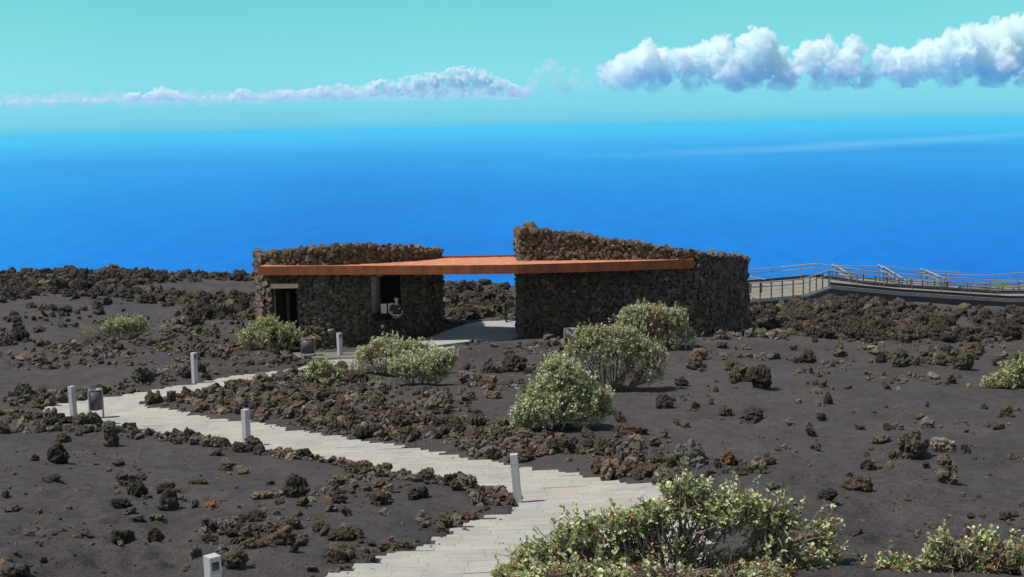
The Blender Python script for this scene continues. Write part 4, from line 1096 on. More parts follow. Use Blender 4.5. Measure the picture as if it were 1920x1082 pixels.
for r, p in zip(RK, gpts):
    s = F/p[1]; rocks.append(dict(u=r[0], v=r[1], x=p[0], y=p[1]+r[2]/s*0.35, w=r[2]/s*1.05, d=r[2]/s*rg.uniform(0.7, 1.0), h=r[3]/s*1.08, tone=r[4], kind=r[5], px=r[2]))
# loose fill by area of the picture: polygon, count, size in metres (median, spread), tones, clumping
def inpoly(u, v, poly): return sdf_poly(u, v, np.array(poly, float)) < 0
bl_poly = np.array([(p.x, p.y) for p in LP]); br_poly = np.array([(p.x, p.y) for p in RP])
def fill(poly, n, med, sig, tones, clump=0.0, cs=3.0, mx=0.6, flat=0.75):
    P = np.array(poly, float); lo, hi = P.min(0), P.max(0); u = rg.uniform(lo[0], hi[0], n*5); v = rg.uniform(lo[1], hi[1], n*5)
    k = inpoly(u, v, P); u, v = u[k], v[k]
    q = ground_pts(u, v)
    ok = (sdf_poly(q[:, 0], q[:, 1], path_w) > 0.10) & (sdf_poly(q[:, 0], q[:, 1], bl_poly) > 0.2) & (sdf_poly(q[:, 0], q[:, 1], br_poly) > 0.1) & (sdf_poly(q[:, 0], q[:, 1], fl[:, :2]) > 0.1)
    if clump > 0:
        c = perlin(np.c_[q[:, :2]/cs, np.full(len(q), 3.3)])+0.4*perlin(np.c_[q[:, :2]/cs*2.7, np.full(len(q), 8.3)]); ok &= c > (rg.uniform(-1, 1, len(q))*0.15-0.35+clump)
    u, v, q = u[ok][:n], v[ok][:n], q[ok][:n]
    for a, b, p in zip(u, v, q):
        w_ = min(mx, med*math.exp(rg.normal()*sig)); s = F/p[1]
        rocks.append(dict(u=a, v=b, x=p[0], y=p[1], w=w_, d=w_*rg.uniform(0.7, 1.1), h=w_*flat*rg.uniform(0.55, 1.15), tone=tones[rg.integers(len(tones))], kind=('lump', 'craggy', 'craggy', 'slab', 'heap')[rg.integers(5)], px=w_*s))
BR = ('brown', 'brown', 'brown', 'dark', 'tan', 'grey'); DK = ('dark', 'dark', 'brown', 'dark')
fill([(-160,772),(90,780),(200,797),(360,824),(484,846),(600,862),(740,891),(835,908),(965,930),(970,950),(900,935),(800,925),(640,885),(470,858),(340,838),(190,815),(-160,800)], 1125, 0.12, 0.55, BR, 0.0, mx=0.42)
fill([(280,757),(400,730),(500,706),(640,700),(700,720),(860,740),(960,810),(1060,830),(1250,880),(1250,912),(1150,898),(1030,880),(860,852),(730,830),(600,812),(480,790),(330,770)], 1900, 0.11, 0.6, BR, 0.05, 2.0, mx=0.5)
fill([(300,752),(400,730),(560,706),(700,735),(860,800),(780,835),(600,808),(450,782)], 800, 0.135, 0.55, BR, 0.0, 2.0, mx=0.42)
fill([(1150,800),(1450,860),(1470,900),(1300,915),(1130,880)], 170, 0.12, 0.5, BR, 0.1, 1.6)
fill([(420,1085),(380,1000),(540,920),(640,890),(960,935),(880,985),(780,1035),(640,1082)], 480, 0.085, 0.65, BR, 0.26, 1.6, mx=0.34)
fill([(-160,830),(200,850),(560,890),(540,920),(380,1000),(400,1085),(-160,1085)], 187, 0.065, 0.6, BR, 0.34, 2.0, mx=0.25)
fill([(-160,745),(-160,775),(90,764),(240,740),(360,718),(540,690),(570,655),(440,640),(330,600),(240,640),(340,690),(200,735)], 950, 0.12, 0.6, BR, 0.02, 2.5, mx=0.5)
fill([(-160,640),(150,630),(330,600),(440,560),(480,600),(480,660),(300,690),(130,700),(-160,700)], 650, 0.12, 0.6, BR, 0.15, 3.0, mx=0.5)
fill([(-160,494),(240,496),(470,512),(480,524),(300,522),(140,520),(100,545),(-160,560)], 4000, 0.24, 0.6, DK, -0.1, 9.0, mx=0.7)
fill([(180,500),(480,515),(484,532),(180,516)], 700, 0.24, 0.55, DK, -0.3, 6.0, mx=0.65)
fill([(-160,520),(90,530),(110,560),(-160,572)], 525, 0.28, 0.5, ('brown', 'dark', 'dark'), -0.3, 9.0, mx=0.9)
fill([(60,520),(300,520),(480,520),(482,600),(330,590),(300,560),(120,560)], 760, 0.26, 0.6, DK, 0.16, 5.0, mx=1.0)
fill([(-160,560),(300,565),(440,600),(200,630),(-160,640)], 187, 0.26, 0.5, DK, 0.28, 3.0, mx=0.7)
fill([(828,522),(968,520),(968,600),(900,600),(828,608)], 620, 0.23, 0.65, DK, 0.10, 4.0, mx=0.9)
fill([(828,604),(900,598),(968,600),(968,604),(900,604),(830,616)], 120, 0.16, 0.4, BR, 0, mx=0.3)
fill([(1405,580),(1500,566),(1560,556),(1700,576),(2120,592),(2120,640),(1700,640),(1560,645),(1415,630)], 2375, 0.23, 0.65, ('dark', 'dark', 'dark', 'dark', 'brown'), 0.16, 4.0, mx=0.8)
fill([(1460,574),(1560,552),(1640,568),(1660,640),(1560,640),(1440,600)], 900, 0.24, 0.6, ('dark', 'dark', 'dark', 'brown'), 0.0, 5.0, mx=0.8)
fill([(1310,640),(2120,625),(2120,700),(1700,720),(1480,700),(1300,690)], 500, 0.15, 0.65, BR, 0.32, 2.6, mx=0.6)
fill([(870,640),(1060,640),(1060,740),(1000,750),(860,740)], 260, 0.13, 0.6, BR, 0.12, 2.0, mx=0.45)
fill([(1290,690),(2120,700),(2120,860),(1600,880),(1480,860),(1250,760)], 212, 0.075, 0.65, BR, 0.36, 2.5, mx=0.35)
fill([(1460,860),(2120,850),(2120,1085),(1500,1085)], 112, 0.06, 0.6, BR, 0.2, 2.0, mx=0.2)
fill([(1380,622),(1480,620),(1480,650),(1330,645)], 200, 0.2, 0.5, BR, 0.05, 3.0, mx=0.5)
fill([(440,655),(660,672),(660,690),(560,690),(450,690)], 130, 0.14, 0.5, DK, 0.0, 2.0, mx=0.35)
rocks.sort(key=lambda r: -r['px']*(0 < r['u'] < 1920 and r['v'] < 1090))
solo, rest = rocks[:300], rocks[300:]

# labels: what patch a rock lies in, and its place in size there
MARKS = [('the nearest path light',405,1070),('the leaning path light',968,940),('the path light in the rubble',463,832),("the bin-side path light",125,775),
 ("the sand bank path light",366,715),('the cone shaped shrub',1052,790),('the withered reddish shrub',1150,715),("the wall shrub",1235,640),('the shrub beside the door',506,655),
 ('the rounded silvery shrub',790,715),('the low twiggy shrub',612,716),("the isolated twiggy shrub",215,625),('the shrub at the right edge',1885,740),('the foreground shrub',1300,980),("the yellowish corner shrub",1800,1070),
 ('the tall upright tan rock',1780,900),("the largest boulder",1720,845),("the building's right end",1395,628),('the walkway bend',1556,560),('the walkway pillar',1888,580),('the roofed passage',900,615),
 ("the building's left end",480,600),("the knobbly dark boulder",104,865),("the furrowed brown lump",553,930),('the left skyline ridge',120,512),("the two part crag",1412,725),('the flat dark clump',1415,775),
 ("the rubble wedge tip",275,760),('the wall litter bin',1070,645),("the rocks under the walkway",1610,620),("the left slope's dark crags",285,565),("the right brown crag row",1700,685),('the far bank of rubble',600,770),('the near rubble berm',720,890)]
OWN = {(1780,919): 'tall upright tan rock with a dark pointed foot, alone on the open sand', (1720,861): 'largest boulder on the open sand, brown with a crusty knob on top', (1774,849): 'pale flat sloping rock leaning beside the largest boulder',
 (104,873): 'knobbly dark boulder on the left sand', (553,941): 'big furrowed brown lump in the left foreground', (207,832): 'tall cone shaped brown rock below the litter bin', (1415,784): 'flat dark jagged clump on the sand beyond the rubble slope',
 (1555,962): 'round black clinker alone on the sand to the right of the foreground shrub', (1610,940): 'wide crusty brown rock above the round black clinker', (490,939): 'flat pale tan slab left of the furrowed brown lump', (391,955): 'reddish elongated rock beside a small dark one',
 (368,842): 'angular grey block on the berm by the path', (1283,864): 'narrow tan rock standing upright in the slope rubble', (1810,700): 'big brown crag with a smooth face near the right edge', (1629,702): 'small pale flat stone lying on bare sand above the dark crags',
 (1428,731): 'black right half of the two part crag on the sand', (1395,717): 'brown left half of the two part crag on the sand'}
ORD = ['', 'second-', 'third-', 'fourth-', 'fifth-', 'sixth-', 'seventh-', 'eighth-', 'ninth-', 'tenth-']
cells = {}
for r in solo:
    key = (r['u'], r['v'])
    if key in OWN: r['label'] = OWN[key]; continue
    m = min(range(len(MARKS)), key=lambda i: (MARKS[i][1]-r['u'])**2+((MARKS[i][2]-r['v'])*1.6)**2)
    dx, dy = r['u']-MARKS[m][1], (r['v']-MARKS[m][2])*1.6
    rl_ = ('right of' if dx > 0 else 'left of') if abs(dx) > abs(dy) else ('in front of' if dy > 0 else 'behind')
    near_ = 'close' if math.hypot(dx, dy) < 55 else 'farther'
    cells.setdefault((m, rl_, near_), []).append(r)
for (m, rl_, near_), rs in cells.items():
    rs.sort(key=lambda r: -r['px'])
    for i, r in enumerate(rs):
        o_ = ORD[i] if i < len(ORD) else '%dth-' % (i+1)
        pre = {'right of': 'to the right of', 'left of': 'to the left of', 'in front of': 'in front of', 'behind': 'behind'}[rl_]
        r['label'] = f"{o_}largest lava rock {'just' if near_ == 'close' else 'farther'} {pre} {MARKS[m][0]}, {r['tone']}"
ob0 = {}
for i, r in enumerate(solo):
    me = PROTO[r['kind']][rg.integers(len(PROTO[r['kind']]))]
    if me.name in ob0: o = ob0[me.name].copy(); COL.objects.link(o)
    else: o = obj('lava_rock', me); ob0[me.name] = o
    z = float(gz(r['x'], r['y'])[0])
    o.location = (r['x'], r['y'], z); a = rg.uniform(-0.6, 0.6)+(math.pi if rg.random() < 0.5 else 0)
    o.rotation_euler = (rg.normal()*0.08, rg.normal()*0.08, a); o.scale = (r['w'], r['d'], r['h'])
    c = np.array(TONES[r['tone']])*rg.uniform(0.85, 1.2); o.color = (*c, 1)
    for k in list(o.keys()): del o[k]
    tag(o, r['label'], 'rock', 'loose lava rocks on the dark sand')
# everything smaller: one rubble mesh
zr = zground(np.array([r['x'] for r in rest]), np.array([r['y'] for r in rest]))
Vs, Fs, Cs, nn = [], [], [], 0
for r, z in zip(rest, zr):
    if r['kind'] == 'heap' and r['px'] > 4: parts_ = [(rg.uniform(-0.4, 0.4)*r['w'], rg.uniform(-0.4, 0.4)*r['w'], rg.uniform(0.35, 0.65)) for _ in range(4)]
    else: parts_ = [(0, 0, 1)]
    for (ox, oy, k) in parts_:
        v, f = MID[rg.integers(len(MID))] if r['px']*k > 11 else LOW[rg.integers(len(LOW))]
        a = rg.uniform(0, 6.28); ca, sa = math.cos(a), math.sin(a); t = rg.normal()*0.3
        q = v*np.array([r['w']*k, r['d']*k, r['h']*k]); q = np.c_[q[:, 0]*ca-q[:, 1]*sa, q[:, 0]*sa+q[:, 1]*ca, q[:, 2]+q[:, 0]*t]
        Vs.append(q+np.array([r['x']+ox, r['y']+oy, z])); Fs.append(f+nn); nn += len(v)
        Cs.append(np.tile(np.array(TONES[r['tone']])*rg.uniform(0.7, 1.25), (len(v), 1)))
# cinders and grit: over the near sand, thick beside the path and spilt on to its edges
def grit(n, ulo, uhi, vlo, vhi, med, smin, smax, prob):
    global nn
    u = rg.uniform(ulo, uhi, n); v = rg.uniform(vlo, vhi, n); q = ground_pts(u, v)
    sdv = sdf_poly(q[:, 0], q[:, 1], path_w); cl = perlin(np.c_[q[:, :2]/1.7, np.full(n, 1.3)])
    ok = (sdv > smin) & (sdv < smax) & (cl > rg.uniform(-0.9, 0.5, n)) & (rg.random(n) < prob(sdv)) & (sdf_poly(q[:, 0], q[:, 1], bl_poly) > 0) & (sdf_poly(q[:, 0], q[:, 1], br_poly) > 0)
    q = q[ok]; sdv = sdv[ok]; z = np.where(sdv < 0, zbase(q[:, 0], q[:, 1])+0.016, zground(q[:, 0], q[:, 1]))
    for p, zz in zip(q, z):
        v_, f_ = STONES[rg.integers(len(STONES))]; w_ = med*math.exp(rg.normal()*0.45)
        a = rg.uniform(0, 6.28); ca, sa = math.cos(a), math.sin(a); k = v_*np.array([w_, w_*rg.uniform(0.6, 1), w_*rg.uniform(0.45, 0.8)])
        Vs.append(np.c_[k[:, 0]*ca-k[:, 1]*sa, k[:, 0]*sa+k[:, 1]*ca, k[:, 2]]+np.array([p[0], p[1], zz+w_*0.15])); Fs.append(f_+nn); nn += len(v_)
        Cs.append(np.tile(np.array(TONES[BR[rg.integers(len(BR))]])*rg.uniform(0.6, 1.1), (len(v_), 1)))
grit(5000, 0, 1920, 760, 1085, 0.020, 0.02, 60, lambda d: np.where(d < 1.0, 1.0, 0.55))
grit(9000, 0, 1340, 690, 1085, 0.018, -0.30, 0.5, lambda d: np.clip(0.35+d*1.1, 0.02, 1))
print(max(len(r['label'].split()) for r in solo), len(set(r['label'] for r in solo)))
rub = obj('lava_rubble', mesh_np('lava_rubble', np.concatenate(Vs), np.concatenate(Fs), M_rubble, False, np.concatenate(Cs))); tag(rub, kind='stuff')
print('rocks', len(rocks), 'smallest solo px', solo[-1]['px'])

# ------------------------------------------------------------------ shrubs
def leaf_tmpl():
    # obovate leaf: base, widening to 2/3, rounded tip, folded along the midrib
    return np.array([(0,0,0),(-0.22,0.38,0.05),(0.22,0.38,0.05),(-0.30,0.68,0.07),(0.30,0.68,0.07),(0,1.0,0.0),(0,0.5,-0.03)]), \
           np.array([(0,6,1),(0,2,6),(1,6,3),(2,4,6),(3,6,5),(6,4,5)])
LV, LF = leaf_tmpl()
GREENS = np.array([(0.50,0.55,0.30),(0.62,0.66,0.44),(0.36,0.42,0.21),(0.72,0.74,0.55),(0.43,0.50,0.28)])
DRYS = np.array([(0.34,0.15,0.055),(0.42,0.24,0.10),(0.20,0.09,0.04),(0.50,0.36,0.20)])
def leaves_mesh(name, tips, dirs, size, per, pal, g, spread=1.0, tone=None):
    n = len(tips)*per
    P = np.repeat(tips, per, 0); D = np.repeat(dirs, per, 0)
    rnd = g.normal(size=(n, 3)); rnd /= np.linalg.norm(rnd, axis=1)[:, None]
    back = g.uniform(0, 1, n)                                   # leaves spread down the shoot
    P = P - D*(back*size*2.0)[:, None] + rnd*(size*0.10)
    A = D*(0.75-0.35*back)[:, None] + rnd*0.95*spread; A /= np.linalg.norm(A, axis=1)[:, None]
    up = g.normal(size=(n, 3))*0.5+np.array([0, 0, 1.0]); Sx = np.cross(A, up); Sx /= np.linalg.norm(Sx, axis=1)[:, None]+1e-9
    Nz = np.cross(Sx, A)
    L = size*g.uniform(0.65, 1.25, n); Wd = L*g.uniform(0.85, 1.2, n)
    V = P[:, None]+A[:, None]*(LV[None, :, 1:2]*L[:, None, None])+Sx[:, None]*(LV[None, :, 0:1]*Wd[:, None, None])+Nz[:, None]*(LV[None, :, 2:3]*L[:, None, None])
    c = pal[g.integers(len(pal), size=n)]*g.uniform(0.75, 1.2, (n, 1))
    if tone is not None: c = c*np.repeat(tone, per, 0)[:, None]
    Cc = np.repeat(c, len(LV), 0)
    Fc = (LF[None]+(np.arange(n)*len(LV))[:, None, None]).reshape(-1, 3)
    return mesh_np(name, V.reshape(-1, 3), Fc, M_leaf, False, Cc)
def curve(a, b, g, bow=0.15, n=5, up=0.1):
    a, b = np.array(a), np.array(b); L = np.linalg.norm(b-a); o = g.normal(size=3)*bow*L; o[2] += up*L
    t = np.linspace(0, 1, n)
    return [tuple(a*(1-x)+b*x+o*(x*(1-x)*1.6)) for x in t]
def shrub(u, v, blobs, label, leaf=0.05, tips_n=700, per=8, dry=0.12, dry_low=0.25, bare=0, seed=0, dryblobs=(), D=None, yell=0.0, open_=0.0, stem_r=0.022, bare_blobs=None, name='shrub', cat='shrub', dark=1.0, depth=0.85, wither=0.8, lump=0.22):
    g = np.random.default_rng(500+seed)
    p = gp(u, v)
    if D: p = at(u, v, D); p.z = float(zbase(p.x, p.y))
    s = F/p.y; p.z = float(gz(p.x, p.y)[0])
    e = empty(name, p); tag(e, label, cat, 'grey green shrubs on the dark sand'); P0 = np.array(p)
    B = []
    for b in blobs:
        bu, bv, rx, rz = b[:4]; off = b[4] if len(b) > 4 else 0.0
        c = np.array(at(bu, bv, p.y+off)); B.append((c, np.array([rx/s, (rx+rz)/2/s*depth, rz/s])))
    area = np.array([b[1][0]*b[1][2] for b in B]); area = area/area.sum()
    T = []; Dn = []; Lw = []
    for bi, (c, r) in enumerate(B):
        k = int(tips_n*area[bi]*1.6)+4
        d = g.normal(size=(k, 3)); d[:, 2] = np.where(d[:, 2] < -0.75, -d[:, 2], d[:, 2]); d[:, 2] += 0.15; d /= np.linalg.norm(d, axis=1)[:, None]
        rr = np.where(g.random(k) < 0.72, g.uniform(0.86, 1.06, k), g.uniform(0.45, 0.86, k))
        # clumps and gaps
        cl = fbm(d*2.6+seed*3+bi*11, 2); keep = cl > (-0.9+open_)
        rr = rr*(1+0.13*fbm(d*4+bi*5+seed, 2)+lump*perlin(d*1.9+bi*3+seed*1.7))
        q = c+d*r*rr[:, None]; q = q[keep]; d = d[keep]
        T.append(q); Dn.append(d)
    T = np.concatenate(T); Dn = np.concatenate(Dn)
    # shoots that stand out of the mass
    ks = g.random(len(T)) < 0.07
    for st_ in (0.5, 1.0):
        q = T[ks]+(Dn[ks]*0.6+np.array([0, 0, 0.8]))*st_*leaf*2.6*g.uniform(0.6, 1.3, (ks.sum(), 1)); T = np.concatenate([T, q]); Dn = np.concatenate([Dn, Dn[ks]]); ks = np.concatenate([ks, np.zeros(len(q), bool)])
    inside = np.zeros(len(T), int)
    for (c, r) in B: inside += ((((T-c)/r)**2).sum(1) < 0.55)
    T, Dn = T[inside < 1], Dn[inside < 1]
    gl = zbase(T[:, 0], T[:, 1]); ok = T[:, 2] > gl+0.04; T, Dn = T[ok], Dn[ok]; gl = gl[ok]
    Dn = Dn*0.75+np.array([0, 0, 0.65]); Dn /= np.linalg.norm(Dn, axis=1)[:, None]
    hrel = (T[:, 2]-gl)/max(0.2, (T[:, 2]-gl).max())
    isdry = g.random(len(T)) < dry+dry_low*np.clip(1-hrel*2.2, 0, 1)
    for (du, dv, dr) in dryblobs:
        c = at(du, dv, p.y); dd = np.hypot((T[:, 0]-c.x), (T[:, 2]-c.z)); isdry |= (dd < dr/s) & (g.random(len(T)) < 0.8)
    isbare = np.zeros(len(T), bool)
    for (du, dv, dr) in (bare_blobs or ()):
        c = at(du, dv, p.y); dd = np.hypot((T[:, 0]-c.x), (T[:, 2]-c.z)); isbare |= (dd < dr/s) & (g.random(len(T)) < 0.85)
    pal = GREENS*dark
    if yell: pal = np.concatenate([GREENS, np.array([(0.42,0.46,0.14),(0.30,0.42,0.12)])])*dark
    Tl = T - P0
    gr = ~isdry & ~isbare
    obj('foliage', leaves_mesh('foliage', Tl[gr], Dn[gr], leaf, per, pal, g), e)
    # a few leaves at green tips have turned; dry tips hold only withered leaves
    dm = isdry & ~isbare
    Td = np.concatenate([Tl[dm], Tl[gr][::3]-Dn[gr][::3]*leaf*1.8]); Dd = np.concatenate([Dn[dm], Dn[gr][::3]])
    if len(Td): obj('withered_leaves', leaves_mesh('withered_leaves', Td, -Dd*0.3+np.array([0, 0, -0.2])+g.normal(size=Dd.shape)*0.4, leaf*0.9, max(3, per//2), DRYS*wither*dark, g), e)
    mb = MB(); base = np.array([0, 0, -0.05]); 
    for (c, r) in B:
        c_ = c-P0; bb = base+np.array([c_[0]*0.45*g.uniform(0.6, 1.2), g.uniform(-0.1, 0.1), 0])
        bb[2] = float(zbase(bb[0]+P0[0], bb[1]+P0[1]))-P0[2]-0.05
        for _ in range(2):
            tgt = c_+g.normal(size=3)*r*0.3; pts = curve(bb, tgt, g, 0.17, 6, 0.0)
            mb.tube(pts, [stem_r*x for x in (1.0, 0.88, 0.75, 0.62, 0.5, 0.36)], 5, False)
    cc = np.array([b[0]-P0 for b in B])
    for i in g.permutation(len(Tl))[:max(60, int(len(Tl)*0.75))]:
        t = Tl[i]; j = np.argmin(((cc-t)**2).sum(1)); st = cc[j]*0.70+t*0.22+g.normal(size=3)*0.08+np.array([0, 0, -0.06]); st[2] = max(st[2], -0.02)
        mb.tube(curve(st, t+Dn[i]*0.01, g, 0.13, 4, 0.02), [stem_r*0.34, stem_r*0.25, stem_r*0.17, stem_r*0.09], 4, False)
    for i in range(bare):
        j = g.integers(len(B)); c_, r = B[j][0]-P0, B[j][1]
        d = g.normal(size=3); d[2] = abs(d[2])+0.2; d /= np.linalg.norm(d)
        tp = c_+d*r*g.uniform(0.85, 1.2); mb.tube(curve(c_*0.75+g.normal(size=3)*r*0.2, tp, g, 0.2, 4), [stem_r*0.4, stem_r*0.28, stem_r*0.18, stem_r*0.07], 4, False)
    mb.build('branches', M_twig, e)
    return e
def dry_twigs(parent, p, lean, w_, h_, n, g, mat, base_w=0.3, rad=0.006, name='dry_twigs'):
    mb = MB()
    for i in range(n):
        b = np.array([p[0]+g.normal()*base_w, p[1]+g.normal()*base_w*0.6, p[2]-0.03])
        t = b+np.array([lean+g.normal()*w_*0.5, g.normal()*w_*0.4, h_*g.uniform(0.5, 1.05)])
        pts = curve(b, t, g, 0.10, 5); mb.tube(pts, [rad, rad*0.8, rad*0.65, rad*0.5, rad*0.3], 4, False)
        for k in range(3):
            q = np.array(pts[2+k % 2])*(0.5)+np.array(pts[3])*0.5; t2 = q+np.array([g.normal()*0.16, g.normal()*0.12, g.uniform(0.05, 0.25)])*h_*1.2
            mb.tube(curve(q, t2, g, 0.1, 3), [rad*0.5, rad*0.4, rad*0.22], 3, False)
    return mb.build(name, mat, parent)

shrub(506, 661, [(505,630,40,26),(470,632,25,20),(540,630,28,24),(500,610,26,16),(525,648,30,14),(470,648,20,10)],
      'bushy green shrub in front of the left part of the stone building, beside the door', 0.062, 800, 8, 0.05, 0.2, 6, 1, yell=1)
sh2 = shrub(612, 720, [(600,700,26,18),(588,692,14,14),(628,704,22,14),(610,690,18,14)], 'low sparse green shrub with dead twigs on its right, by the path end', 0.058, 330, 8, 0.05, 0.2, 10, 2, yell=1)
shrub(725, 706, [(735,668,48,32,0.3),(700,680,32,26),(775,662,36,24,0.5),(690,668,26,20),(720,650,30,18,0.4),(800,668,34,20,0.5),(755,690,36,16)],
      'broad green shrub with an orange withered patch on its upper left', 0.060, 1300, 8, 0.05, 0.28, 8, 3, dryblobs=[(697,660,9),(707,650,8),(712,648,6)])
shrub(790, 722, [(785,690,46,28),(760,690,30,22),(820,682,34,24),(835,672,24,18),(750,685,20,14),(800,704,40,16)],
      'rounded silvery green shrub just in front of the one with the orange patch', 0.058, 1050, 8, 0.07, 0.22, 6, 4)
shrub(1235, 655, [(1225,610,55,34),(1255,640,50,16),(1190,592,34,20),(1265,600,26,24),(1215,585,40,16),(1180,610,30,26),(1288,630,18,18),(1215,642,40,16),(1270,648,32,12)],
      'tall shrub against the right stone wall with a brown withered middle', 0.062, 1300, 8, 0.12, 0.30, 24, 5, dryblobs=[(1230,604,24),(1248,612,14)], open_=0.2, bare_blobs=[(1205,625,14)])
shrub(1150, 726, [(1110,665,40,46),(1150,650,40,28),(1090,650,22,36),(1215,688,34,32),(1145,690,46,34),(1110,708,34,18),(1160,708,46,20),(1215,708,30,16),(1180,670,30,26),(1120,632,30,22),(1232,680,18,26),(1074,672,24,26),(1062,694,20,18),(1100,648,36,30),(1165,634,36,26),(1195,652,32,26),(1226,668,28,24)],
      'sprawling half withered shrub with reddish brown leaves between the wall shrub and the conical shrub', 0.058, 2100, 8, 0.2, 0.8, 90, 6, open_=0.25, bare_blobs=[(1175,672,14),(1140,706,20)], dryblobs=[(1190,690,24),(1130,700,20)])
shrub(1052, 808, [(1052,762,74,42),(1000,775,42,30),(1105,765,46,36),(1060,715,44,34),(1048,690,28,22),(1085,735,42,34),(1020,745,38,30),(1125,758,26,24),(1052,786,70,20),(985,792,28,16)],
      'dense cone shaped pale green shrub standing alone on the sand above the path', 0.056, 3000, 9, 0.02, 0.10, 0, 7)
shrub(1255, 1150, [(1330,965,115,36),(1272,925,24,30),(1300,922,40,22),(1160,1000,75,40),(1090,1010,70,32),(1040,1050,85,40),(1380,960,70,36),(1455,985,45,40),(1430,1065,66,36),(1530,1025,40,30,0.5),(1548,1050,30,38,0.3),(1475,1035,46,30),(1500,1070,60,28),(1535,1000,34,24,0.4),(1200,1060,110,50),(1330,1070,90,44),(1230,975,60,34),(1290,1020,70,40),(1210,1020,60,40),(970,1080,50,26),(1150,1110,140,40),(1380,1120,100,36),(1090,1095,120,36,-0.6),(1250,1098,120,38,-0.7),(1400,1095,90,38,-0.6)],
      'large open shrub with bare grey branches in the foreground beside the path', 0.060, 3900, 7, 0.13, 0.2, 150, 8, D=14.3, open_=0.48, wither=0.8, yell=1, stem_r=0.030, bare_blobs=[(1270,1000,54),(1335,1025,44),(1225,985,28),(1490,1010,30),(1200,1050,30)], depth=0.6)
shrub(1800, 1160, [(1830,1070,60,36),(1760,1055,40,28),(1690,1080,50,30),(1880,1052,50,36),(1805,1035,34,18),(1910,1075,60,36),(1850,1035,26,20),(1652,1085,28,18),(1770,1105,110,30),(1768,1022,18,16)],
      'yellowish green shrub with dry grey twigs in the lower right corner', 0.056, 2200, 8, 0.12, 0.3, 240, 9, D=14.3, open_=0.25, wither=0.7, yell=1, bare_blobs=[(1800,1050,20),(1880,1010,30),(1720,1040,16)], depth=0.7)
shrub(1895, 748, [(1885,718,34,24),(1910,700,24,22),(1860,728,24,16),(1930,715,30,30),(1918,684,14,12)], 'bright green shrub with an orange brown base at the right edge of the sand', 0.056, 800, 8, 0.12, 0.35, 6, 10, yell=1, D=34.5)
shg = shrub(232, 632, [(235,612,34,18),(258,612,20,18),(210,616,22,14)], 'isolated green shrub with pale dead twigs on its left side, out on the left sand', 0.056, 500, 8, 0.03, 0.1, 6, 11, yell=1)
g_ = np.random.default_rng(77)
dry_twigs(shg, (-0.75, 0, 0), -0.45, 0.7, 0.72, 110, g_, M_drytwig, 0.32, 0.008)
dry_twigs(shg, (0.3, 0.2, 0.1), 0.2, 1.2, 0.95, 34, g_, M_drytwig, 0.4, 0.007)
dry_twigs(sh2, (0.75, 0.1, 0), 0.1, 0.8, 0.75, 46, g_, M_twig, 0.22, 0.010)
pg = gp(940, 600); tf = empty('grass_tuft', pg); tag(tf, 'small green tuft behind the railing in the passage', 'plant'); 
g2 = np.random.default_rng(5); tq = g2.normal(size=(40, 3))*np.array([0.28, 0.15, 0.06])+np.array([0.3, 0.2, 0.12]); td = g2.normal(size=(40, 3))*0.4+np.array([0, 0, 1]); td /= np.linalg.norm(td, axis=1)[:, None]
obj('blades', leaves_mesh('blades', tq, td, 0.10, 4, GREENS*0.7, g2), tf)

# ------------------------------------------------------------------ the attendant in front of the ticket window
def skin_material(name, c):
    m, nt, b = new_mat(name); b.inputs['Base Color'].default_value = (*c, 1); b.inputs['Roughness'].default_value = 0.5
    b.inputs['Subsurface Weight'].default_value = 0.1; b.inputs['Subsurface Radius'].default_value = (0.02, 0.008, 0.004); return m
M_skin = skin_material('skin', (0.62,0.38,0.27)); M_hair = plain('dark_hair', (0.015,0.012,0.010), 0.6); M_shirt = plain('black_polo', (0.030,0.030,0.034), 0.85, var=0.2); M_trous = plain('black_trousers', (0.014,0.014,0.016), 0.9); M_shoe = plain('black_shoe', (0.012,0.011,0.010), 0.5)
def skinned(name, chains, mat, parent, root=None, sub=2, scale=1.0):
    """chains of (x,y,z,r); equal points are joined; grown with a Skin modifier"""
    V = []; E = []; Rr = []; idx = {}
    for ch in chains:
        prev = None
        for (x, y, z, *r) in ch:
            r = tuple(r) if len(r) == 2 else (r[0], r[0])
            key = (round(x, 4), round(y, 4), round(z, 4))
            if key not in idx: idx[key] = len(V); V.append((x, y, z)); Rr.append(r)
            if prev is not None: E.append((prev, idx[key]))
            prev = idx[key]
    me = bpy.data.meshes.new(name); me.from_pydata(V, E, []); o = bpy.data.objects.new(name, me); link(o)
    m = o.modifiers.new('skin', 'SKIN'); m.use_smooth_shade = True; m.branch_smoothing = 0.4
    for i, r in enumerate(Rr): me.skin_vertices[0].data[i].radius = r; me.skin_vertices[0].data[i].use_root = (i == (root or 0))
    sm = o.modifiers.new('s', 'SUBSURF'); sm.levels = sub; sm.render_levels = sub
    dg = bpy.context.evaluated_depsgraph_get(); dg.update(); me2 = bpy.data.meshes.new_from_object(o.evaluated_get(dg)); bpy.data.objects.remove(o)
    me2.materials.clear(); me2.materials.append(mat); me2.name = name
    for p in me2.polygons: p.use_smooth = True
    return obj(name, me2, parent)
pp_ = at(745.5, 645, 48.0); pz = float(zbase(pp_.x, pp_.y))
for_floor = pz+0.075
person = empty('person', (pp_.x, pp_.y, for_floor), R(14)); tag(person, 'person in black polo shirt and trousers, hands held together, standing by the ticket window', 'person')
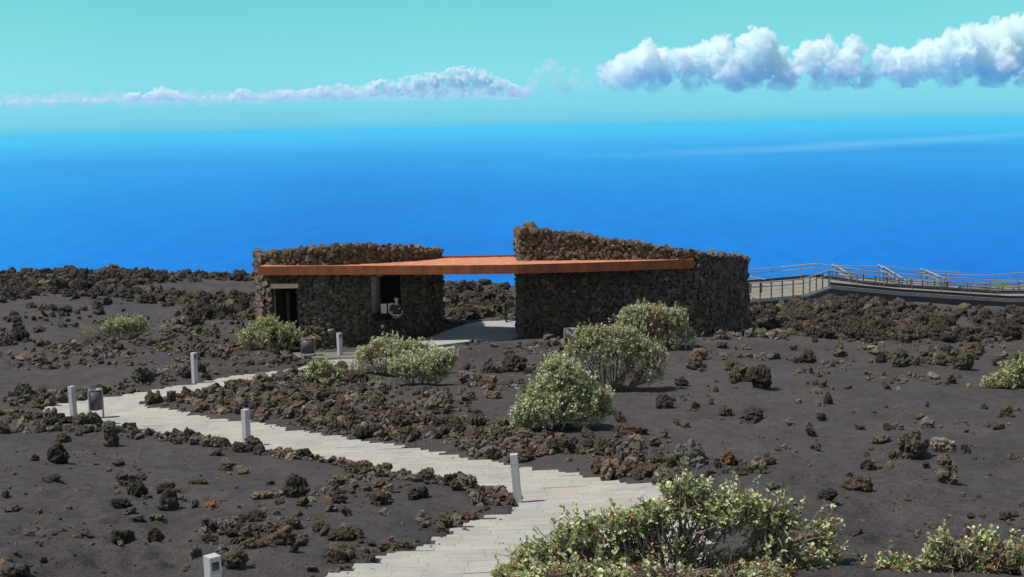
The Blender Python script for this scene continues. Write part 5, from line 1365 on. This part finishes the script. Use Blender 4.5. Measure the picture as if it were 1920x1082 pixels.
# body (faces -y): pelvis root, spine, neck; legs; arms bent with the hands meeting at the belly
sh, el_, wr_ = 0.172, (0.218, 0.04, 1.09), (0.085, -0.19, 1.045)
chains = [[(0,0,0.93,0.155,0.115),(0,0.0,1.08,0.150,0.115),(0,0.01,1.24,0.165,0.12),(0,0.01,1.38,0.135,0.10),(0,0.0,1.46,0.058,0.058),(0,-0.012,1.535,0.056,0.058)]]
for sx in (-1, 1):
    chains.append([(0,0,0.93,0.155,0.115),(sx*0.095,0.0,0.86,0.092),(sx*0.10,-0.01,0.50,0.062),(sx*0.105,0.02,0.30,0.055),(sx*0.11,0.02,0.09,0.040),(sx*0.12,-0.06,0.035,0.040),(sx*0.125,-0.15,0.025,0.032)])
    chains.append([(0,0.01,1.38,0.135,0.10),(sx*sh,0.01,1.375,0.062),(sx*0.208,0.03,1.24,0.050),(sx*el_[0],el_[1],el_[2],0.040),(sx*0.16,-0.10,1.06,0.036),(sx*wr_[0],wr_[1],wr_[2],0.027),(sx*0.045,-0.215,1.04,0.033,0.02)])
body = skinned('body', chains, M_skin, person)
# head: an egg with brow, nose, lips, chin and ears, kept in one mesh with the eyes as parts
v, f = ICO[4]; q = v.copy(); q = q*np.array([0.078, 0.098, 0.118])
x_, y_, z_ = q.T
fr = np.clip(-y_/0.098, 0, 1)
low = np.clip(-z_/0.118, 0, 1); q[:, 0] *= 1-0.30*low; q[:, 1] += -0.012*low*fr
def bmp(cx, cz, rx, rz, a): return a*np.exp(-((q[:, 0]-cx)/rx)**2-((q[:, 2]-cz)/rz)**2)*(fr > 0.2)
q[:, 1] -= bmp(0, -0.018, 0.013, 0.022, 0.024)+bmp(0, 0.008, 0.009, 0.02, 0.010)+bmp(0, 0.030, 0.045, 0.010, 0.006)+bmp(0, -0.055, 0.026, 0.007, 0.007)+bmp(0, -0.071, 0.022, 0.007, 0.006)+bmp(0, -0.098, 0.024, 0.016, 0.008)
q[:, 1] += bmp(-0.031, 0.012, 0.015, 0.011, 0.009)+bmp(0.031, 0.012, 0.015, 0.011, 0.009)+bmp(0, -0.063, 0.026, 0.003, 0.003)
Rz = np.array(Matrix.Rotation(R(12), 3, 'Z')); q = q@Rz.T
head = obj('head', mesh_np('head', q, f, M_skin, True), body, (0, -0.018, 1.628))
HR = Matrix.Rotation(R(12), 3, 'Z')
def on_head(name, mb, mat): 
    o = mb.build(name, mat, head, smooth=True); o.rotation_euler = (0, 0, R(12)); return o
def blob(mb, c, r, sub=2):
    vv, ff = ICO[sub]; mb.add([tuple(np.array(c)+p*np.array(r)) for p in vv], [tuple(t) for t in ff])
for sx in (-1, 1):
    mb = MB(); blob(mb, (sx*0.031, -0.079, 0.012), (0.012, 0.010, 0.008)); on_head('eye', mb, M_paper)
    mb = MB(); blob(mb, (sx*0.031, -0.0885, 0.012), (0.006, 0.003, 0.006)); on_head('pupil', mb, M_ink)
    mb = MB(); mb.bar((sx*0.016, -0.092, 0.031), (sx*0.047, -0.082, 0.032), 0.006, 0.006); on_head('eyebrow', mb, M_hair)
    mb = MB(); blob(mb, (sx*0.077, 0.006, 0.0), (0.010, 0.020, 0.032)); on_head('ear', mb, M_skin)
mb = MB(); mb.bar((-0.022, -0.0925, -0.063), (0.022, -0.0925, -0.063), 0.004, 0.005); on_head('lips', mb, plain('lips', (0.30,0.11,0.09), 0.5))
v, f = ICO[4]; h = v*np.array([0.085, 0.103, 0.124]); keep = (h[:, 2] > 0.045+0.02*np.sin(h[:, 0]*70)) | ((h[:, 1] > 0.005) & (h[:, 2] > -0.055))
h = h*(1+0.02*perlin(v*14))[:, None]; kf = keep[f].all(1)
hair = obj('hair', mesh_np('hair', h, f[kf], M_hair, True), head); hair.rotation_euler = (0, 0, R(12)); hair.location = (0, 0.006, 0.006)
sl = hair.modifiers.new('t', 'SOLIDIFY'); sl.thickness = 0.012
# hands: palm, four unequal fingers and a thumb, the right hand folded over the left
for sx in (-1, 1):
    H = []; palm0 = (sx*0.052, -0.212, 1.042); yo = -0.008 if sx > 0 else 0.006
    palm = [(sx*0.085, -0.19, 1.045, 0.024), (sx*0.052, -0.214+yo, 1.042, 0.032, 0.017), (sx*0.020, -0.230+yo, 1.040, 0.036, 0.016)]
    for k, (L, dz) in enumerate(((0.062, 0.030), (0.070, 0.011), (0.066, -0.009), (0.050, -0.028))):
        b = (sx*0.020, -0.230+yo, 1.040)
        H.append([palm[-1], (sx*0.004, -0.236+yo, 1.040+dz, 0.0095), (sx*(0.004-L*0.5), -0.238+yo-0.004*k, 1.040+dz*1.05, 0.0088), (sx*(0.004-L*0.95), -0.224+yo, 1.036+dz*1.05, 0.0075)])
    thumb = [palm[1], (sx*0.040, -0.236+yo, 1.070, 0.011), (sx*0.018, -0.250+yo, 1.084, 0.0100), (sx*0.000, -0.252+yo, 1.084, 0.0085)]
    skinned('hand', [palm]+H+[thumb], M_skin, body, 0, 1)
# clothing over the same skeleton
shirt = [[(0,0,0.90,0.185,0.140),(0,0,1.06,0.172,0.135),(0,0.01,1.24,0.182,0.135),(0,0.01,1.385,0.150,0.112),(0,0.0,1.445,0.075,0.075)]]
for sx in (-1, 1): shirt.append([(0,0.01,1.385,0.150,0.112),(sx*sh,0.01,1.378,0.078),(sx*0.208,0.03,1.24,0.066),(sx*0.215,0.034,1.17,0.064)])
so2 = skinned('polo_shirt', shirt, M_shirt, person)
mb = MB(); mb.box((0.085, -0.142, 1.29), (0.05, 0.008, 0.035)); mb.build('chest_badge', M_paper, so2, bevel=0.002)
tr = []
for sx in (-1, 1): tr.append([(0,0,0.95,0.165,0.125),(sx*0.095,0.0,0.86,0.108),(sx*0.10,-0.01,0.50,0.080),(sx*0.105,0.02,0.28,0.074),(sx*0.11,0.02,0.075,0.068)])
skinned('trousers', tr, M_trous, person)
for sx in (-1, 1): skinned('shoe', [[(sx*0.11,0.045,0.045,0.042),(sx*0.118,-0.05,0.040,0.046,0.04),(sx*0.127,-0.165,0.030,0.040,0.028)]], M_shoe, person)
